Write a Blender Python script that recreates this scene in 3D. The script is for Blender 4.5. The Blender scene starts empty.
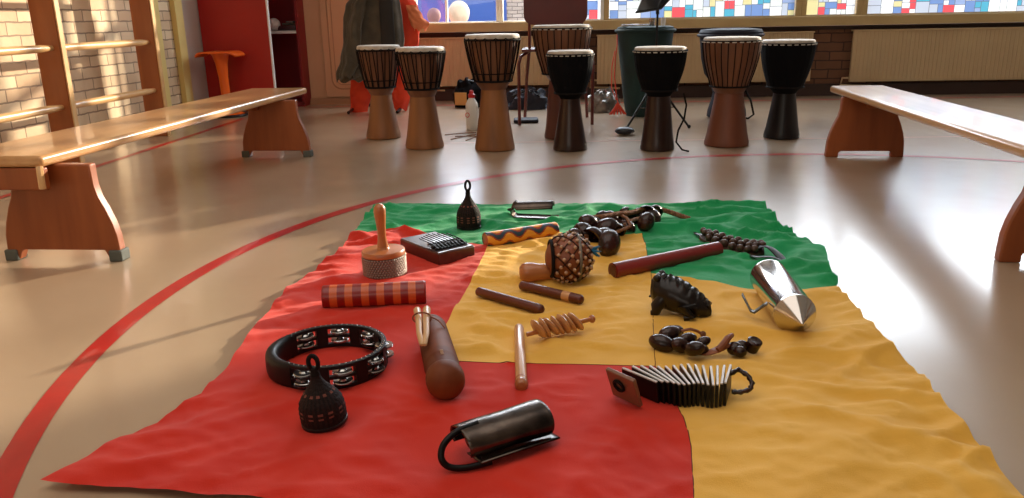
import bpy, math, random
from mathutils import Vector, Matrix, noise
from mathutils.geometry import delaunay_2d_cdt
R = math.radians; PI = math.pi; TAU = 2*math.pi
rnd = random.Random(7)
SC = bpy.context.scene
COL = SC.collection

# ---------------------------------------------------------------- camera geometry (metres, room axes; +Y = depth)
F = 800.; CH = .7; TH = math.atan(232/F); ROLL = .019; YAW = .06115
def _basis():
    c, s = math.cos(TH), math.sin(TH)
    f0 = Vector((-math.sin(YAW), math.cos(YAW), 0)); r0 = Vector((math.cos(YAW), math.sin(YAW), 0)); zz = Vector((0, 0, 1))
    f = f0*c - zz*s; u0 = f0*s + zz*c
    return f, r0*math.cos(ROLL) - u0*math.sin(ROLL), r0*math.sin(ROLL) + u0*math.cos(ROLL)
CF, CR, CU = _basis()
def ray(px, py): return CF + CR*((px-512)/F) + CU*((249-py)/F)
def P(px, py, z=0.):                     # point of the photo that lies at height z
    d = ray(px, py); t = (z-CH)/d.z; return Vector((d.x*t, d.y*t, z))
def W(px, py, Y):                        # point of the photo that lies at depth Y
    d = ray(px, py); t = Y/d.y; return Vector((d.x*t, Y, CH+d.z*t))
def S(px, py, z=0.):                     # metres per pixel there
    p = P(px, py, z) - Vector((0, 0, CH)); return p.dot(CF)/F

# ---------------------------------------------------------------- materials
def newmat(name):
    m = bpy.data.materials.new(name); m.use_nodes = True
    nt = m.node_tree; return m, nt, nt.nodes['Principled BSDF']
def s2l(c):
    return tuple((x/255/12.92 if x/255 <= .04045 else ((x/255+.055)/1.055)**2.4) for x in c[:3]) + (1,)
def mat(name, c, rough=.5, metal=0., c2=None, ns=8., bump=0., bs=60., coat=0., det=4., stretch=None, spec=.5, sheen=0.):
    m, nt, b = newmat(name)
    b.inputs['Base Color'].default_value = s2l(c); b.inputs['Roughness'].default_value = rough
    b.inputs['Metallic'].default_value = metal; b.inputs['Coat Weight'].default_value = coat
    b.inputs['Specular IOR Level'].default_value = spec; b.inputs['Sheen Weight'].default_value = sheen
    tc = nt.nodes.new('ShaderNodeTexCoord'); mp = nt.nodes.new('ShaderNodeMapping')
    nt.links.new(tc.outputs['Object'], mp.inputs[0])
    if stretch: mp.inputs['Scale'].default_value = stretch
    if c2:
        n = nt.nodes.new('ShaderNodeTexNoise'); n.inputs['Scale'].default_value = ns; n.inputs['Detail'].default_value = det
        r = nt.nodes.new('ShaderNodeValToRGB'); r.color_ramp.elements[0].color = s2l(c); r.color_ramp.elements[1].color = s2l(c2)
        r.color_ramp.elements[0].position = .35; r.color_ramp.elements[1].position = .65
        nt.links.new(mp.outputs[0], n.inputs['Vector']); nt.links.new(n.outputs['Fac'], r.inputs[0]); nt.links.new(r.outputs[0], b.inputs['Base Color'])
    if bump:
        n = nt.nodes.new('ShaderNodeTexNoise'); n.inputs['Scale'].default_value = bs; n.inputs['Detail'].default_value = 3
        bp = nt.nodes.new('ShaderNodeBump'); bp.inputs['Strength'].default_value = bump; bp.inputs['Distance'].default_value = .01
        nt.links.new(mp.outputs[0], n.inputs['Vector']); nt.links.new(n.outputs['Fac'], bp.inputs['Height']); nt.links.new(bp.outputs[0], b.inputs['Normal'])
    return m
def mat_attr(name, rough=.5, coat=0., bump=0., bs=80.):
    m = mat(name, (255, 255, 255), rough, coat=coat, bump=bump, bs=bs)
    nt = m.node_tree; a = nt.nodes.new('ShaderNodeAttribute'); a.attribute_name = 'Col'
    nt.links.new(a.outputs['Color'], nt.nodes['Principled BSDF'].inputs['Base Color']); return m
def mat_brick(name, axes, c1, c2, mortar, bw=.21, rh=.068, rough=.8, ms=.006, bump=.5, vary=None):
    m, nt, b = newmat(name); N = nt.nodes.new; K = nt.links.new
    tc = N('ShaderNodeTexCoord'); sp = N('ShaderNodeSeparateXYZ'); cb = N('ShaderNodeCombineXYZ'); br = N('ShaderNodeTexBrick')
    K(tc.outputs['Object'], sp.inputs[0]); K(sp.outputs[axes[0]], cb.inputs[0]); K(sp.outputs[axes[1]], cb.inputs[1])
    nn = N('ShaderNodeTexNoise'); nn.inputs['Scale'].default_value = 14; K(tc.outputs['Object'], nn.inputs['Vector'])
    vm = N('ShaderNodeVectorMath'); vm.operation = 'MULTIPLY_ADD'; vm.inputs[1].default_value = (.012, .012, 0)
    K(nn.outputs['Color'], vm.inputs[0]); K(cb.outputs[0], vm.inputs[2]); K(vm.outputs[0], br.inputs['Vector'])
    for k, v in (('Scale', 1), ('Brick Width', bw), ('Row Height', rh), ('Mortar Size', ms), ('Mortar Smooth', .3), ('Bias', 0)): br.inputs[k].default_value = v
    br.inputs['Color1'].default_value = s2l(c1); br.inputs['Color2'].default_value = s2l(c2); br.inputs['Mortar'].default_value = s2l(mortar)
    n2 = N('ShaderNodeTexNoise'); n2.inputs['Scale'].default_value = 3.; K(tc.outputs['Object'], n2.inputs['Vector'])
    mx = N('ShaderNodeMix'); mx.data_type = 'RGBA'; mx.blend_type = 'MULTIPLY'; mx.inputs[0].default_value = .5
    K(br.outputs['Color'], mx.inputs[6]); rp = N('ShaderNodeValToRGB'); rp.color_ramp.elements[0].position = .35; rp.color_ramp.elements[1].position = .65
    rp.color_ramp.elements[0].color = s2l(vary or (170, 160, 150)); K(n2.outputs['Fac'], rp.inputs[0]); K(rp.outputs[0], mx.inputs[7])
    K(mx.outputs[2], b.inputs['Base Color']); b.inputs['Roughness'].default_value = rough
    ad = N('ShaderNodeMath'); ad.operation = 'MULTIPLY_ADD'; ad.inputs[1].default_value = -1.; K(br.outputs['Fac'], ad.inputs[0]); K(nn.outputs['Fac'], ad.inputs[2])
    bp = N('ShaderNodeBump'); bp.inputs['Strength'].default_value = bump; bp.inputs['Distance'].default_value = .008
    K(ad.outputs[0], bp.inputs['Height']); K(bp.outputs[0], b.inputs['Normal']); return m
def mat_glass(name):
    m, nt, b = newmat(name); N = nt.nodes.new; K = nt.links.new
    t = N('ShaderNodeBsdfTransparent'); g = N('ShaderNodeBsdfGlossy'); g.inputs['Roughness'].default_value = .02
    mx = N('ShaderNodeMixShader'); mx.inputs[0].default_value = .06; K(t.outputs[0], mx.inputs[1]); K(g.outputs[0], mx.inputs[2])
    K(mx.outputs[0], nt.nodes['Material Output'].inputs[0]); return m
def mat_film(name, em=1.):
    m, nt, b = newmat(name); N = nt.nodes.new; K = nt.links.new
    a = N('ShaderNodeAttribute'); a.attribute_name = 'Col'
    t = N('ShaderNodeBsdfTransparent'); tl = N('ShaderNodeBsdfTranslucent'); e = N('ShaderNodeEmission'); e.inputs['Strength'].default_value = em  # added emission stands in for daylight glowing through the film
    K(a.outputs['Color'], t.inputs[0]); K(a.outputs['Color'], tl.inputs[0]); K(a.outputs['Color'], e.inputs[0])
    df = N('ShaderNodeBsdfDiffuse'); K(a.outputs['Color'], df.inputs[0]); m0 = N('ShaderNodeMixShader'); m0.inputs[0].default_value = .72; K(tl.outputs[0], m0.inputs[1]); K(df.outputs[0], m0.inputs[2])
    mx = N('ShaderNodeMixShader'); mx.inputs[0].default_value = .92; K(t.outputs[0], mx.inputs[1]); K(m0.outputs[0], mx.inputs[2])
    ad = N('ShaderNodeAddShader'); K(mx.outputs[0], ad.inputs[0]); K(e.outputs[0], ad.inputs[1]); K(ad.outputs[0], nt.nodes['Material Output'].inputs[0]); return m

# ---------------------------------------------------------------- mesh builder
def smooth(pts, n=6, closed=False):
    P_ = [Vector(p) for p in pts]; L = len(P_); out = []
    for i in range(L if closed else L-1):
        a, b, c, d = (P_[(i-1) % L] if closed or i else P_[0]), P_[i], P_[(i+1) % L], (P_[(i+2) % L] if closed or i < L-2 else P_[-1])
        for k in range(n): t = k/n; out.append(.5*((2*b)+(c-a)*t+(2*a-5*b+4*c-d)*t*t+(3*b-a-3*c+d)*t**3))
    return out if closed else out+[P_[-1]]
class MB:
    def __init__(s): s.v = []; s.f = []; s.c = []; s.m = []; s.M = Matrix(); s.col = (1, 1, 1, 1); s.mi = 0
    def add(s, vs, fs, cols=None):
        o = len(s.v); s.v += [s.M @ Vector(p) for p in vs]
        for i, f in enumerate(fs): s.f.append([o+k for k in f]); s.c.append(cols[i] if cols else s.col); s.m.append(s.mi)
        return s
    def box(s, c, d, rot=None, rz=0):
        M = Matrix.Translation(c) @ (rot.to_4x4() if rot else Matrix.Rotation(rz, 4, 'Z'))
        vs = [M @ Vector((x*d[0]/2, y*d[1]/2, z*d[2]/2)) for x in (-1, 1) for y in (-1, 1) for z in (-1, 1)]
        return s.add(vs, [(0, 1, 3, 2), (4, 6, 7, 5), (0, 4, 5, 1), (2, 3, 7, 6), (0, 2, 6, 4), (1, 5, 7, 3)])
    def lathe(s, prof, n=32, M=None, sx=1., sy=1., colf=None, cap=True, sub=0):
        M = M or Matrix(); vs = []; fs = []; cs = []
        for (r, z) in prof:
            for k in range(n):
                a = TAU*k/n; vs.append(M @ Vector((r*math.cos(a)*sx, r*math.sin(a)*sy, z)))
        for i in range(len(prof)-1):
            for k in range(n):
                k2 = (k+1) % n; fs.append((i*n+k, i*n+k2, (i+1)*n+k2, (i+1)*n+k))
                cs.append(colf((prof[i][1]+prof[i+1][1])/2, (k+.5)/n) if colf else s.col)
        if cap:
            if prof[0][0] > 1e-5: fs.append(tuple(range(n-1, -1, -1))); cs.append(colf(prof[0][1], -1) if colf else s.col)
            if prof[-1][0] > 1e-5: q = (len(prof)-1)*n; fs.append(tuple(q+k for k in range(n))); cs.append(colf(prof[-1][1], -1) if colf else s.col)
        return s.add(vs, fs, cs)
    def ball(s, c, r, sc=(1, 1, 1), rot=None, n=16, m=10):
        prof = [(max(r*math.sin(PI*i/m), 1e-6), -r*math.cos(PI*i/m)) for i in range(m+1)]
        M = Matrix.Translation(c) @ (rot.to_4x4() if rot else Matrix()) @ Matrix.Diagonal((*sc, 1))
        return s.lathe(prof, n, M, cap=False)
    def tube(s, pts, r, n=8, closed=False, flat=1., up=None):
        pts = [Vector(p) for p in pts]; L = len(pts); rr = r if isinstance(r, (list, tuple)) else [r]*L
        up0 = Vector(up) if up else None; vs = []; fs = []; prev = None
        for i, p in enumerate(pts):
            a = pts[(i-1) % L] if (closed or i > 0) else p; b = pts[(i+1) % L] if (closed or i < L-1) else p
            t = (b-a).normalized()
            if up0: n1 = up0 - t*up0.dot(t)
            elif prev is None: n1 = t.orthogonal()
            else: n1 = prev - t*prev.dot(t)
            if n1.length < 1e-6: n1 = t.orthogonal()
            n1.normalize(); prev = n1; n2 = t.cross(n1)
            for k in range(n):
                q = TAU*k/n; vs.append(p + n1*(rr[i]*math.cos(q)*flat) + n2*(rr[i]*math.sin(q)))
        for i in range(L if closed else L-1):
            j = (i+1) % L
            for k in range(n): k2 = (k+1) % n; fs.append((i*n+k, i*n+k2, j*n+k2, j*n+k))
        if not closed: fs.append(tuple(range(n-1, -1, -1))); fs.append(tuple((L-1)*n+k for k in range(n)))
        return s.add(vs, fs)
    def prism(s, poly, h, M=None):        # polygon in XY extruded to Z = h
        M = M or Matrix(); n = len(poly)
        vs = [M @ Vector((x, y, 0)) for x, y in poly] + [M @ Vector((x, y, h)) for x, y in poly]
        return s.add(vs, [tuple(range(n-1, -1, -1)), tuple(range(n, 2*n))] + [(i, (i+1) % n, n+(i+1) % n, n+i) for i in range(n)])
    def grid(s, fn, nu, nv, colf=None):
        vs = [fn(i/nu, j/nv) for j in range(nv+1) for i in range(nu+1)]; fs = []; cs = []
        for j in range(nv):
            for i in range(nu):
                a = j*(nu+1)+i; fs.append((a, a+1, a+nu+2, a+nu+1)); cs.append(colf((i+.5)/nu, (j+.5)/nv) if colf else s.col)
        return s.add(vs, fs, cs)
    def build(s, name, m, parent=None, bevel=0, solid=0, subsurf=0, angle=40, label=None, segs=2):
        me = bpy.data.meshes.new(name); me.from_pydata([tuple(v) for v in s.v], [], s.f)
        ms = m if isinstance(m, (list, tuple)) else [m]
        for x in ms: me.materials.append(x)
        me.polygons.foreach_set('material_index', s.m)
        me.polygons.foreach_set('use_smooth', [True]*len(me.polygons))
        ca = me.color_attributes.new('Col', 'FLOAT_COLOR', 'CORNER'); buf = []
        for f, c in zip(s.f, s.c): buf += list(c)*len(f)
        ca.data.foreach_set('color', buf)
        me.validate(); me.update(); me.set_sharp_from_angle(angle=R(angle))
        o = bpy.data.objects.new(name, me); COL.objects.link(o); o.parent = parent
        if solid: q = o.modifiers.new('s', 'SOLIDIFY'); q.thickness = solid; q.offset = 0
        if bevel: q = o.modifiers.new('b', 'BEVEL'); q.width = bevel; q.segments = segs; q.limit_method = 'ANGLE'; q.angle_limit = R(35)
        if subsurf: q = o.modifiers.new('u', 'SUBSURF'); q.levels = q.render_levels = subsurf
        if label: o['label'] = label
        return o
def align(p, q):                          # matrix that maps +Z onto p->q at p
    d = (Vector(q)-Vector(p)).normalized(); return Matrix.Translation(p) @ d.to_track_quat('Z', 'Y').to_matrix().to_4x4()
def tag(o, label, cat, group=None, kind=None):
    o['label'] = label; o['category'] = cat
    if group: o['group'] = group
    if kind: o['kind'] = kind
    return o
def thing(name, label, cat, loc=(0, 0, 0), rz=0, group=None):
    o = bpy.data.objects.new(name, None); COL.objects.link(o); o.empty_display_size = .05
    o.location = loc; o.rotation_euler = (0, 0, rz); return tag(o, label, cat, group)
def struct(o): o['kind'] = 'structure'; return o
def lin(*c): return s2l(c)

# ---------------------------------------------------------------- shared materials
M = {}
M['plaster'] = mat('plaster', (200, 190, 180), .8, bump=.1, bs=120)
M['ceil'] = mat('ceiling paint', (215, 212, 205), .9, bump=.05)
M['rearwall'] = mat('rear paint', (175, 165, 150), .9)
M['winframe'] = mat('window frame paint', (196, 170, 120), .45, c2=(186, 160, 112), ns=6)
M['whiteframe'] = mat('white window frame', (240, 240, 238), .4)
M['radiator'] = mat('radiator enamel', (198, 172, 132), .45, c2=(190, 164, 126), ns=3)
M['cream'] = mat('cream cupboard', (206, 164, 126), .55, c2=(198, 156, 118), ns=2)
M['groove'] = mat('cupboard groove', (170, 128, 92), .6)
M['skirt'] = mat('dark skirting', (58, 36, 28), .6)
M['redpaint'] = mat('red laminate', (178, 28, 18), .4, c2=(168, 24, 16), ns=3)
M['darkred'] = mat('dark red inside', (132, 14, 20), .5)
M['post'] = mat('orange brown wood', (172, 102, 52), .4, c2=(146, 80, 38), ns=9, stretch=(1, 1, .1), coat=.2)
M['rung'] = mat('pale turned wood', (222, 178, 122), .35, c2=(206, 160, 104), ns=10, stretch=(1, .1, 1), coat=.3)
M['yellowpost'] = mat('pale yellow paint', (226, 204, 130), .5)
M['benchtop'] = mat('bench top varnish', (206, 158, 108), .3, c2=(194, 144, 94), ns=7, stretch=(4, .15, 1), coat=.35)
M['benchleg'] = mat('bench leg ply', (156, 82, 38), .45, c2=(140, 70, 30), ns=8, stretch=(3, 3, .3), coat=.1)
M['rubber'] = mat('grey rubber', (88, 92, 86), .7)
M['linered'] = mat('red line paint', (186, 28, 26), .3, c2=(176, 30, 30), ns=20, coat=.15)
M['linefar'] = M['linered']
M['black'] = mat('black plastic', (14, 13, 14), .45, spec=.35)
M['blackcloth'] = mat('black cloth', (10, 9, 12), .9, spec=.15, bump=.3, bs=200)
M['rope'] = mat('dark rope', (22, 16, 14), .8, spec=.2, bump=.4, bs=400)
M['skin'] = mat('goat skin', (206, 196, 182), .6, c2=(186, 172, 156), ns=30, bump=.1)
M['drumwood'] = mat('pale drum wood', (150, 96, 52), .5, c2=(120, 74, 38), ns=9, stretch=(1, 1, .15), bump=.15, bs=40)
M['drumbowl'] = mat('brown drum bowl', (126, 78, 48), .5, c2=(96, 56, 34), ns=10, stretch=(1, 1, .15))
M['drumred'] = mat('maroon drum wood', (92, 40, 28), .4, c2=(74, 28, 22), ns=9, stretch=(1, 1, .2), coat=.2)
M['drumdark'] = mat('dark drum wood', (48, 24, 16), .3, c2=(34, 16, 12), ns=9, stretch=(1, 1, .2), coat=.15, spec=.35)
M['drumblack'] = mat('black drum wood', (16, 13, 15), .4, c2=(24, 18, 18), ns=9, coat=.1, spec=.3)
M['whitethread'] = mat('white thread', (205, 198, 186), .7)
M['chrome'] = mat('polished steel', (205, 200, 195), .14, 1.)
M['jingle'] = mat('jingle metal', (205, 205, 205), .22, 1.)
M['steel'] = mat('grey steel', (120, 120, 122), .3, 1.)
M['iron'] = mat('dark iron sheet', (104, 92, 84), .26, .9, c2=(42, 37, 36), ns=14, bump=.12, bs=30)
M['ironblack'] = mat('black iron', (20, 18, 18), .4, .6, bump=.15, bs=60)
M['claves'] = mat('rosewood', (104, 44, 24), .38, c2=(76, 28, 16), ns=12, stretch=(.2, 3, 3), coat=.1)
M['tan'] = mat('tan wood', (214, 160, 110), .4, c2=(190, 132, 84), ns=12, stretch=(.2, 3, 3), coat=.3)
M['tanlight'] = mat('light wood', (222, 178, 130), .4, c2=(206, 158, 108), ns=12, coat=.2)
M['redwood'] = mat('dark red wood', (132, 30, 28), .33, c2=(104, 20, 20), ns=12, stretch=(.2, 3, 3), coat=.35)
M['orangewood'] = mat('orange wood', (188, 116, 64), .35, c2=(166, 96, 50), ns=10, stretch=(1, 1, .2), coat=.4)
M['guirowood'] = mat('guiro wood', (128, 66, 30), .58, c2=(96, 44, 18), ns=14, stretch=(1, 1, .3), coat=0, spec=.3)
M['gourd'] = mat('gourd', (138, 72, 38), .45, c2=(108, 50, 26), ns=12, coat=.1)
M['bead'] = mat('pale beads', (190, 150, 120), .35, coat=.4)
M['nut'] = mat('dark nut shell', (56, 24, 17), .25, c2=(24, 11, 8), ns=30, coat=.12, spec=.4, bump=.1, bs=120)
M['nutbrown'] = mat('brown nut', (84, 56, 42), .45, c2=(52, 32, 24), ns=40, coat=.2, bump=.2, bs=150)
M['braid'] = mat('braided cord', (156, 104, 68), .75, c2=(112, 68, 42), ns=90, bump=.6, bs=200)
M['leather'] = mat('brown leather', (156, 90, 52), .55, c2=(126, 68, 38), ns=20, bump=.2, bs=80)
M['frog'] = mat('black carved wood', (24, 14, 12), .3, c2=(15, 9, 8), ns=12, coat=.1, spec=.35, bump=.1, bs=60)
M['darkbox'] = mat('dark box wood', (84, 34, 22), .4, c2=(62, 24, 16), ns=10, stretch=(.3, 3, 3), coat=.25)
M['darktop'] = mat('grey sound board', (82, 70, 72), .35, c2=(62, 52, 54), ns=12, coat=.3)
M['plate'] = mat('black lacquer plate', (12, 10, 11), .4, spec=.3)
M['plateedge'] = mat('white plate edge', (205, 198, 192), .35)
M['orange'] = mat('orange plastic', (242, 104, 18), .35, coat=.2)
M['olive'] = mat('olive grey wool', (84, 74, 58), .9, c2=(66, 58, 46), ns=12, bump=.3, bs=150, sheen=.3)
M['orangecloth'] = mat('orange red cloth', (226, 66, 26), .75, c2=(206, 50, 18), ns=8, bump=.15, bs=150)
M['green'] = mat('dark green cover', (14, 50, 48), .75, c2=(10, 38, 38), ns=6, bump=.2, bs=100)
M['navy'] = mat('navy cover', (22, 24, 44), .7, c2=(16, 16, 32), ns=6, bump=.2, bs=100)
M['strap'] = mat('red orange strap', (214, 62, 30), .6)
M['white'] = mat('white plastic', (232, 228, 222), .35)
M['redcap'] = mat('red cap', (200, 30, 34), .35)
M['silverbag'] = mat('crinkled grey plastic', (150, 145, 138), .22, .35, c2=(96, 90, 84), ns=9, bump=.8, bs=22)
M['chairred'] = mat('maroon chair', (98, 26, 20), .35, c2=(84, 20, 16), ns=4, coat=.3)
M['cardboard'] = mat('tan card', (196, 142, 78), .7)
M['bluefeather'] = mat('blue feather', (26, 110, 150), .7)
M['glass'] = mat_glass('window glass')
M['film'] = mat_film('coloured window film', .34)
M['attr'] = mat_attr('painted wood', .4, .3)
M['weave'] = mat_attr('woven cane', .75, 0, .5, 220)
M['weave'].node_tree.nodes['Principled BSDF'].inputs['Specular IOR Level'].default_value = .25
def cloth_mat(name, c, c2):
    m = mat(name, c, .85, c2=c2, ns=5, bump=.16, bs=520, sheen=.15, spec=.2); return m
M['cred'] = cloth_mat('red terry', (212, 46, 24), (200, 38, 20))
M['cyellow'] = cloth_mat('yellow terry', (242, 188, 84), (234, 178, 72))
M['cgreen'] = cloth_mat('green terry', (34, 160, 98), (26, 148, 86))
M['seam'] = mat('seam thread', (90, 30, 12), .8)

# ================================================================= ROOM
BY = 7.15; LX = -2.82; CEIL = 3.0
# floor
def floor_mat():
    m, nt, b = newmat('linoleum floor'); N = nt.nodes.new; K = nt.links.new
    tc = N('ShaderNodeTexCoord'); n = N('ShaderNodeTexNoise'); n.inputs['Scale'].default_value = 1.6; n.inputs['Detail'].default_value = 6
    r = N('ShaderNodeValToRGB'); r.color_ramp.elements[0].color = s2l((172, 147, 120)); r.color_ramp.elements[1].color = s2l((182, 158, 131))
    r.color_ramp.elements[0].position = .3; r.color_ramp.elements[1].position = .7
    K(tc.outputs['Object'], n.inputs['Vector']); K(n.outputs['Fac'], r.inputs[0])
    sc = N('ShaderNodeTexVoronoi'); sc.inputs['Scale'].default_value = 2.2; K(tc.outputs['Object'], sc.inputs['Vector'])
    r2 = N('ShaderNodeValToRGB'); r2.color_ramp.elements[0].position = .008; r2.color_ramp.elements[1].position = .014
    r2.color_ramp.elements[0].color = (.5, .45, .4, 1); r2.color_ramp.elements[1].color = (1, 1, 1, 1); K(sc.outputs['Distance'], r2.inputs[0])
    mx = N('ShaderNodeMix'); mx.data_type = 'RGBA'; mx.blend_type = 'MULTIPLY'; mx.inputs[0].default_value = .22
    K(r.outputs[0], mx.inputs[6]); K(r2.outputs[0], mx.inputs[7]); K(mx.outputs[2], b.inputs['Base Color'])
    n2 = N('ShaderNodeTexNoise'); n2.inputs['Scale'].default_value = 5.; n2.inputs['Detail'].default_value = 8; K(tc.outputs['Object'], n2.inputs['Vector'])
    mr = N('ShaderNodeMapRange'); mr.inputs[1].default_value = .3; mr.inputs[2].default_value = .7; mr.inputs[3].default_value = .28; mr.inputs[4].default_value = .35
    K(n2.outputs['Fac'], mr.inputs[0]); K(mr.outputs[0], b.inputs['Roughness'])
    n3 = N('ShaderNodeTexNoise'); n3.inputs['Scale'].default_value = 9.; n3.inputs['Detail'].default_value = 5
    mp = N('ShaderNodeMapping'); mp.inputs['Rotation'].default_value = (0, 0, .6); mp.inputs['Scale'].default_value = (1, 3, 1)
    K(tc.outputs['Object'], mp.inputs[0]); K(mp.outputs[0], n3.inputs['Vector'])
    bp = N('ShaderNodeBump'); bp.inputs['Strength'].default_value = .05; bp.inputs['Distance'].default_value = .003
    K(n3.outputs['Fac'], bp.inputs['Height']); K(bp.outputs[0], b.inputs['Normal'])
    b.inputs['Specular IOR Level'].default_value = .65; b.inputs['Coat Weight'].default_value = .7; b.inputs['Coat Roughness'].default_value = .16; b.inputs['Coat IOR'].default_value = 1.6
    return m
M['floor'] = floor_mat()
struct(MB().box((.9, 2.1, -.05), (7.9, 10.7, .1)).build('floor', M['floor']))
struct(MB().box((.9, 2.1, CEIL+.05), (7.9, 10.7, .1)).build('ceiling', M['ceil']))
struct(MB().box((4.7, 2.1, CEIL/2), (.12, 10.7, CEIL)).build('wall_right', M['rearwall']))
struct(MB().box((.9, -3.1, CEIL/2), (7.9, .12, CEIL)).build('wall_rear', M['rearwall']))
M['brickL'] = mat_brick('pale brick', ('Y', 'Z'), (236, 214, 178), (216, 184, 148), (158, 134, 110), bw=.2, rh=.066, vary=(200, 190, 180), ms=.005)
M['brickB'] = mat_brick('brown brick', ('X', 'Z'), (134, 92, 64), (112, 74, 52), (72, 48, 38), bw=.22, rh=.075)
M['brickO'] = mat_brick('outdoor light brick', ('X', 'Z'), (220, 215, 210), (196, 190, 186), (130, 126, 126), bw=.1, rh=.035, ms=.004)
struct(MB().box((LX-.06, 1.45, CEIL/2), (.12, 9.1, CEIL)).build('wall_left', M['brickL']))
struct(MB().box((LX-.05, 6.6, CEIL/2), (.14, 1.2, CEIL)).build('wall_left_plaster', M['plaster']))
# back wall: brick under, between and above the windows
SILL = .6; WTOP = 2.45
bw = MB()
bw.box((1.7, BY+.1, .29), (5.9, .2, .58)); bw.box((1.7, BY+.1, (WTOP+CEIL)/2), (5.9, .2, CEIL-WTOP))
bw.box((-2.05, BY+.1, CEIL/2), (1.6, .2, CEIL)); bw.box((4.6, BY+.1, CEIL/2), (.3, .2, CEIL))
struct(bw.build('wall_back', M['brickB']))
# window band
x0w = -1.25; xm = [-.505, .385, 2.035, 2.535, 4.45]
def window(n, xa, xb, film=None, m=None, mull=()):
    t = bpy.data.objects.new('window_%d' % n, None); COL.objects.link(t); struct(t)
    f = MB(); w = .03 if m else .045; y = BY+.02
    for x in (xa+w/2, xb-w/2): f.box((x, y, (SILL+WTOP)/2), (w, .07, WTOP-SILL))
    for z, h in ((SILL+.035, .07), (WTOP-.03, .06), (1.32, .06)): f.box(((xa+xb)/2, y, z), (xb-xa-2*w, .065, h))
    for x in mull: f.box((x, y, (SILL+WTOP)/2+.02), (.02, .05, WTOP-SILL-.1))
    f.build('window_frame', m or M['winframe'], t, bevel=.004)
    MB().box(((xa+xb)/2, y+.01, (SILL+WTOP)/2), (xb-xa-.02, .006, WTOP-SILL-.02)).build('glass_pane', M['glass'], t)
    if film:
        fb = MB(); fx0, fx1 = film; zz0, zz1 = SILL+.07, 1.29
        pal = [((236, 240, 244), 5), ((176, 186, 204), 3), ((110, 138, 190), 4), ((84, 162, 190), 2), ((222, 84, 92), 2), ((204, 198, 150), 1), ((206, 214, 214), 3), ((140, 160, 200), 1)]
        bag = [c for c, k in pal for _ in range(k)]
        rr = random.Random(n*5+3)
        def split(x0, z0, x1, z1, d):
            w_, h_ = x1-x0, z1-z0
            if d == 0 or (max(w_, h_) < .13 and rr.random() < .5) or max(w_, h_) < .075:
                c = lin(*rr.choice(bag)); g = .0022; fs = [(4, 5, 6, 7), (0, 1, 5, 4), (1, 2, 6, 5), (2, 3, 7, 6), (3, 0, 4, 7)]; k = lin(96, 104, 120)
                fb.add([(x0, y-.004, z0), (x1, y-.004, z0), (x1, y-.004, z1), (x0, y-.004, z1), (x0+g, y-.004, z0+g), (x1-g, y-.004, z0+g), (x1-g, y-.004, z1-g), (x0+g, y-.004, z1-g)], fs, [c, k, k, k, k]); return
            q = rr.uniform(.36, .64)
            if w_ > h_: split(x0, z0, x0+w_*q, z1, d-1); split(x0+w_*q, z0, x1, z1, d-1)
            else: split(x0, z0, x1, z0+h_*q, d-1); split(x0, z0+h_*q, x1, z1, d-1)
        split(fx0, zz0, fx1, zz1, 14)
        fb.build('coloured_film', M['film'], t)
    return t
window(1, x0w, xm[0], m=M['whiteframe'], mull=(-.965,))
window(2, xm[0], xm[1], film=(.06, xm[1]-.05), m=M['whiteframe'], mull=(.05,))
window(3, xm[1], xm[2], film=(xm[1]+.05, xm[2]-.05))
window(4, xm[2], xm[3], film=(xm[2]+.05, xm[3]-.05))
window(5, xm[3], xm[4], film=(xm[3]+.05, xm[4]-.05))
struct(MB().box((1.6, BY-.04, .622), (5.72, .12, .078)).build('trim_1', M['winframe'], bevel=.008))
struct(MB().box((1.6, BY-.012, .565), (5.7, .024, .032)).build('trim_2', M['skirt']))
struct(MB().box((1.6, BY-.02, .05), (5.7, .04, .1)).build('baseboard_back', M['skirt']))

# radiators (ribbed front panels)
def radiator(x0, x1, z0, z1, label):
    t = thing('radiator', label, 'radiator', ((x0+x1)/2, BY-.02, 0), 0, 'panel radiators under the windows')
    w = x1-x0; p = MB(); n = int(w/.033); vs = []
    prof = []
    for i in range(n):
        a = -w/2+w*i/n; s_ = w/n
        prof += [(a, -.075), (a+s_*.72, -.075), (a+s_*.8, -.072), (a+s_*.94, -.072)]
    prof += [(w/2, -.075), (w/2, -.045), (-w/2, -.045)]
    p.prism(prof, z1-z0, Matrix.Translation((0, 0, z0)))
    p.build('panel', M['radiator'], t, angle=20)
    MB().box((0, -.05, z1+.004), (w+.01, .08, .012)).build('top_cover', M['radiator'], t, bevel=.002)
    MB().tube([(-w/2-.0, -.04, z0+.03), (-w/2-.05, -.04, z0+.03), (-w/2-.06, -.03, z0-.03), (-w/2+.2, -.03, z0-.04)], .009).build('pipe', M['radiator'], t)
    for sx in (-.35, .35): MB().box((w*sx, -.02, (z0+z1)/2), (.03, .05, .1)).build('bracket', M['radiator'], t)
radiator(-1.2, .22, .13, .53, 'cream ribbed radiator behind the pale rope-laced djembes, under the clear window')
radiator(.33, 2.13, .13, .53, 'cream ribbed radiator behind the green covered drum and the navy one')
radiator(2.46, 4.4, .12, .535, 'widest cream ribbed radiator, on the brick wall beyond the bench with the slotted legs')
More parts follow.
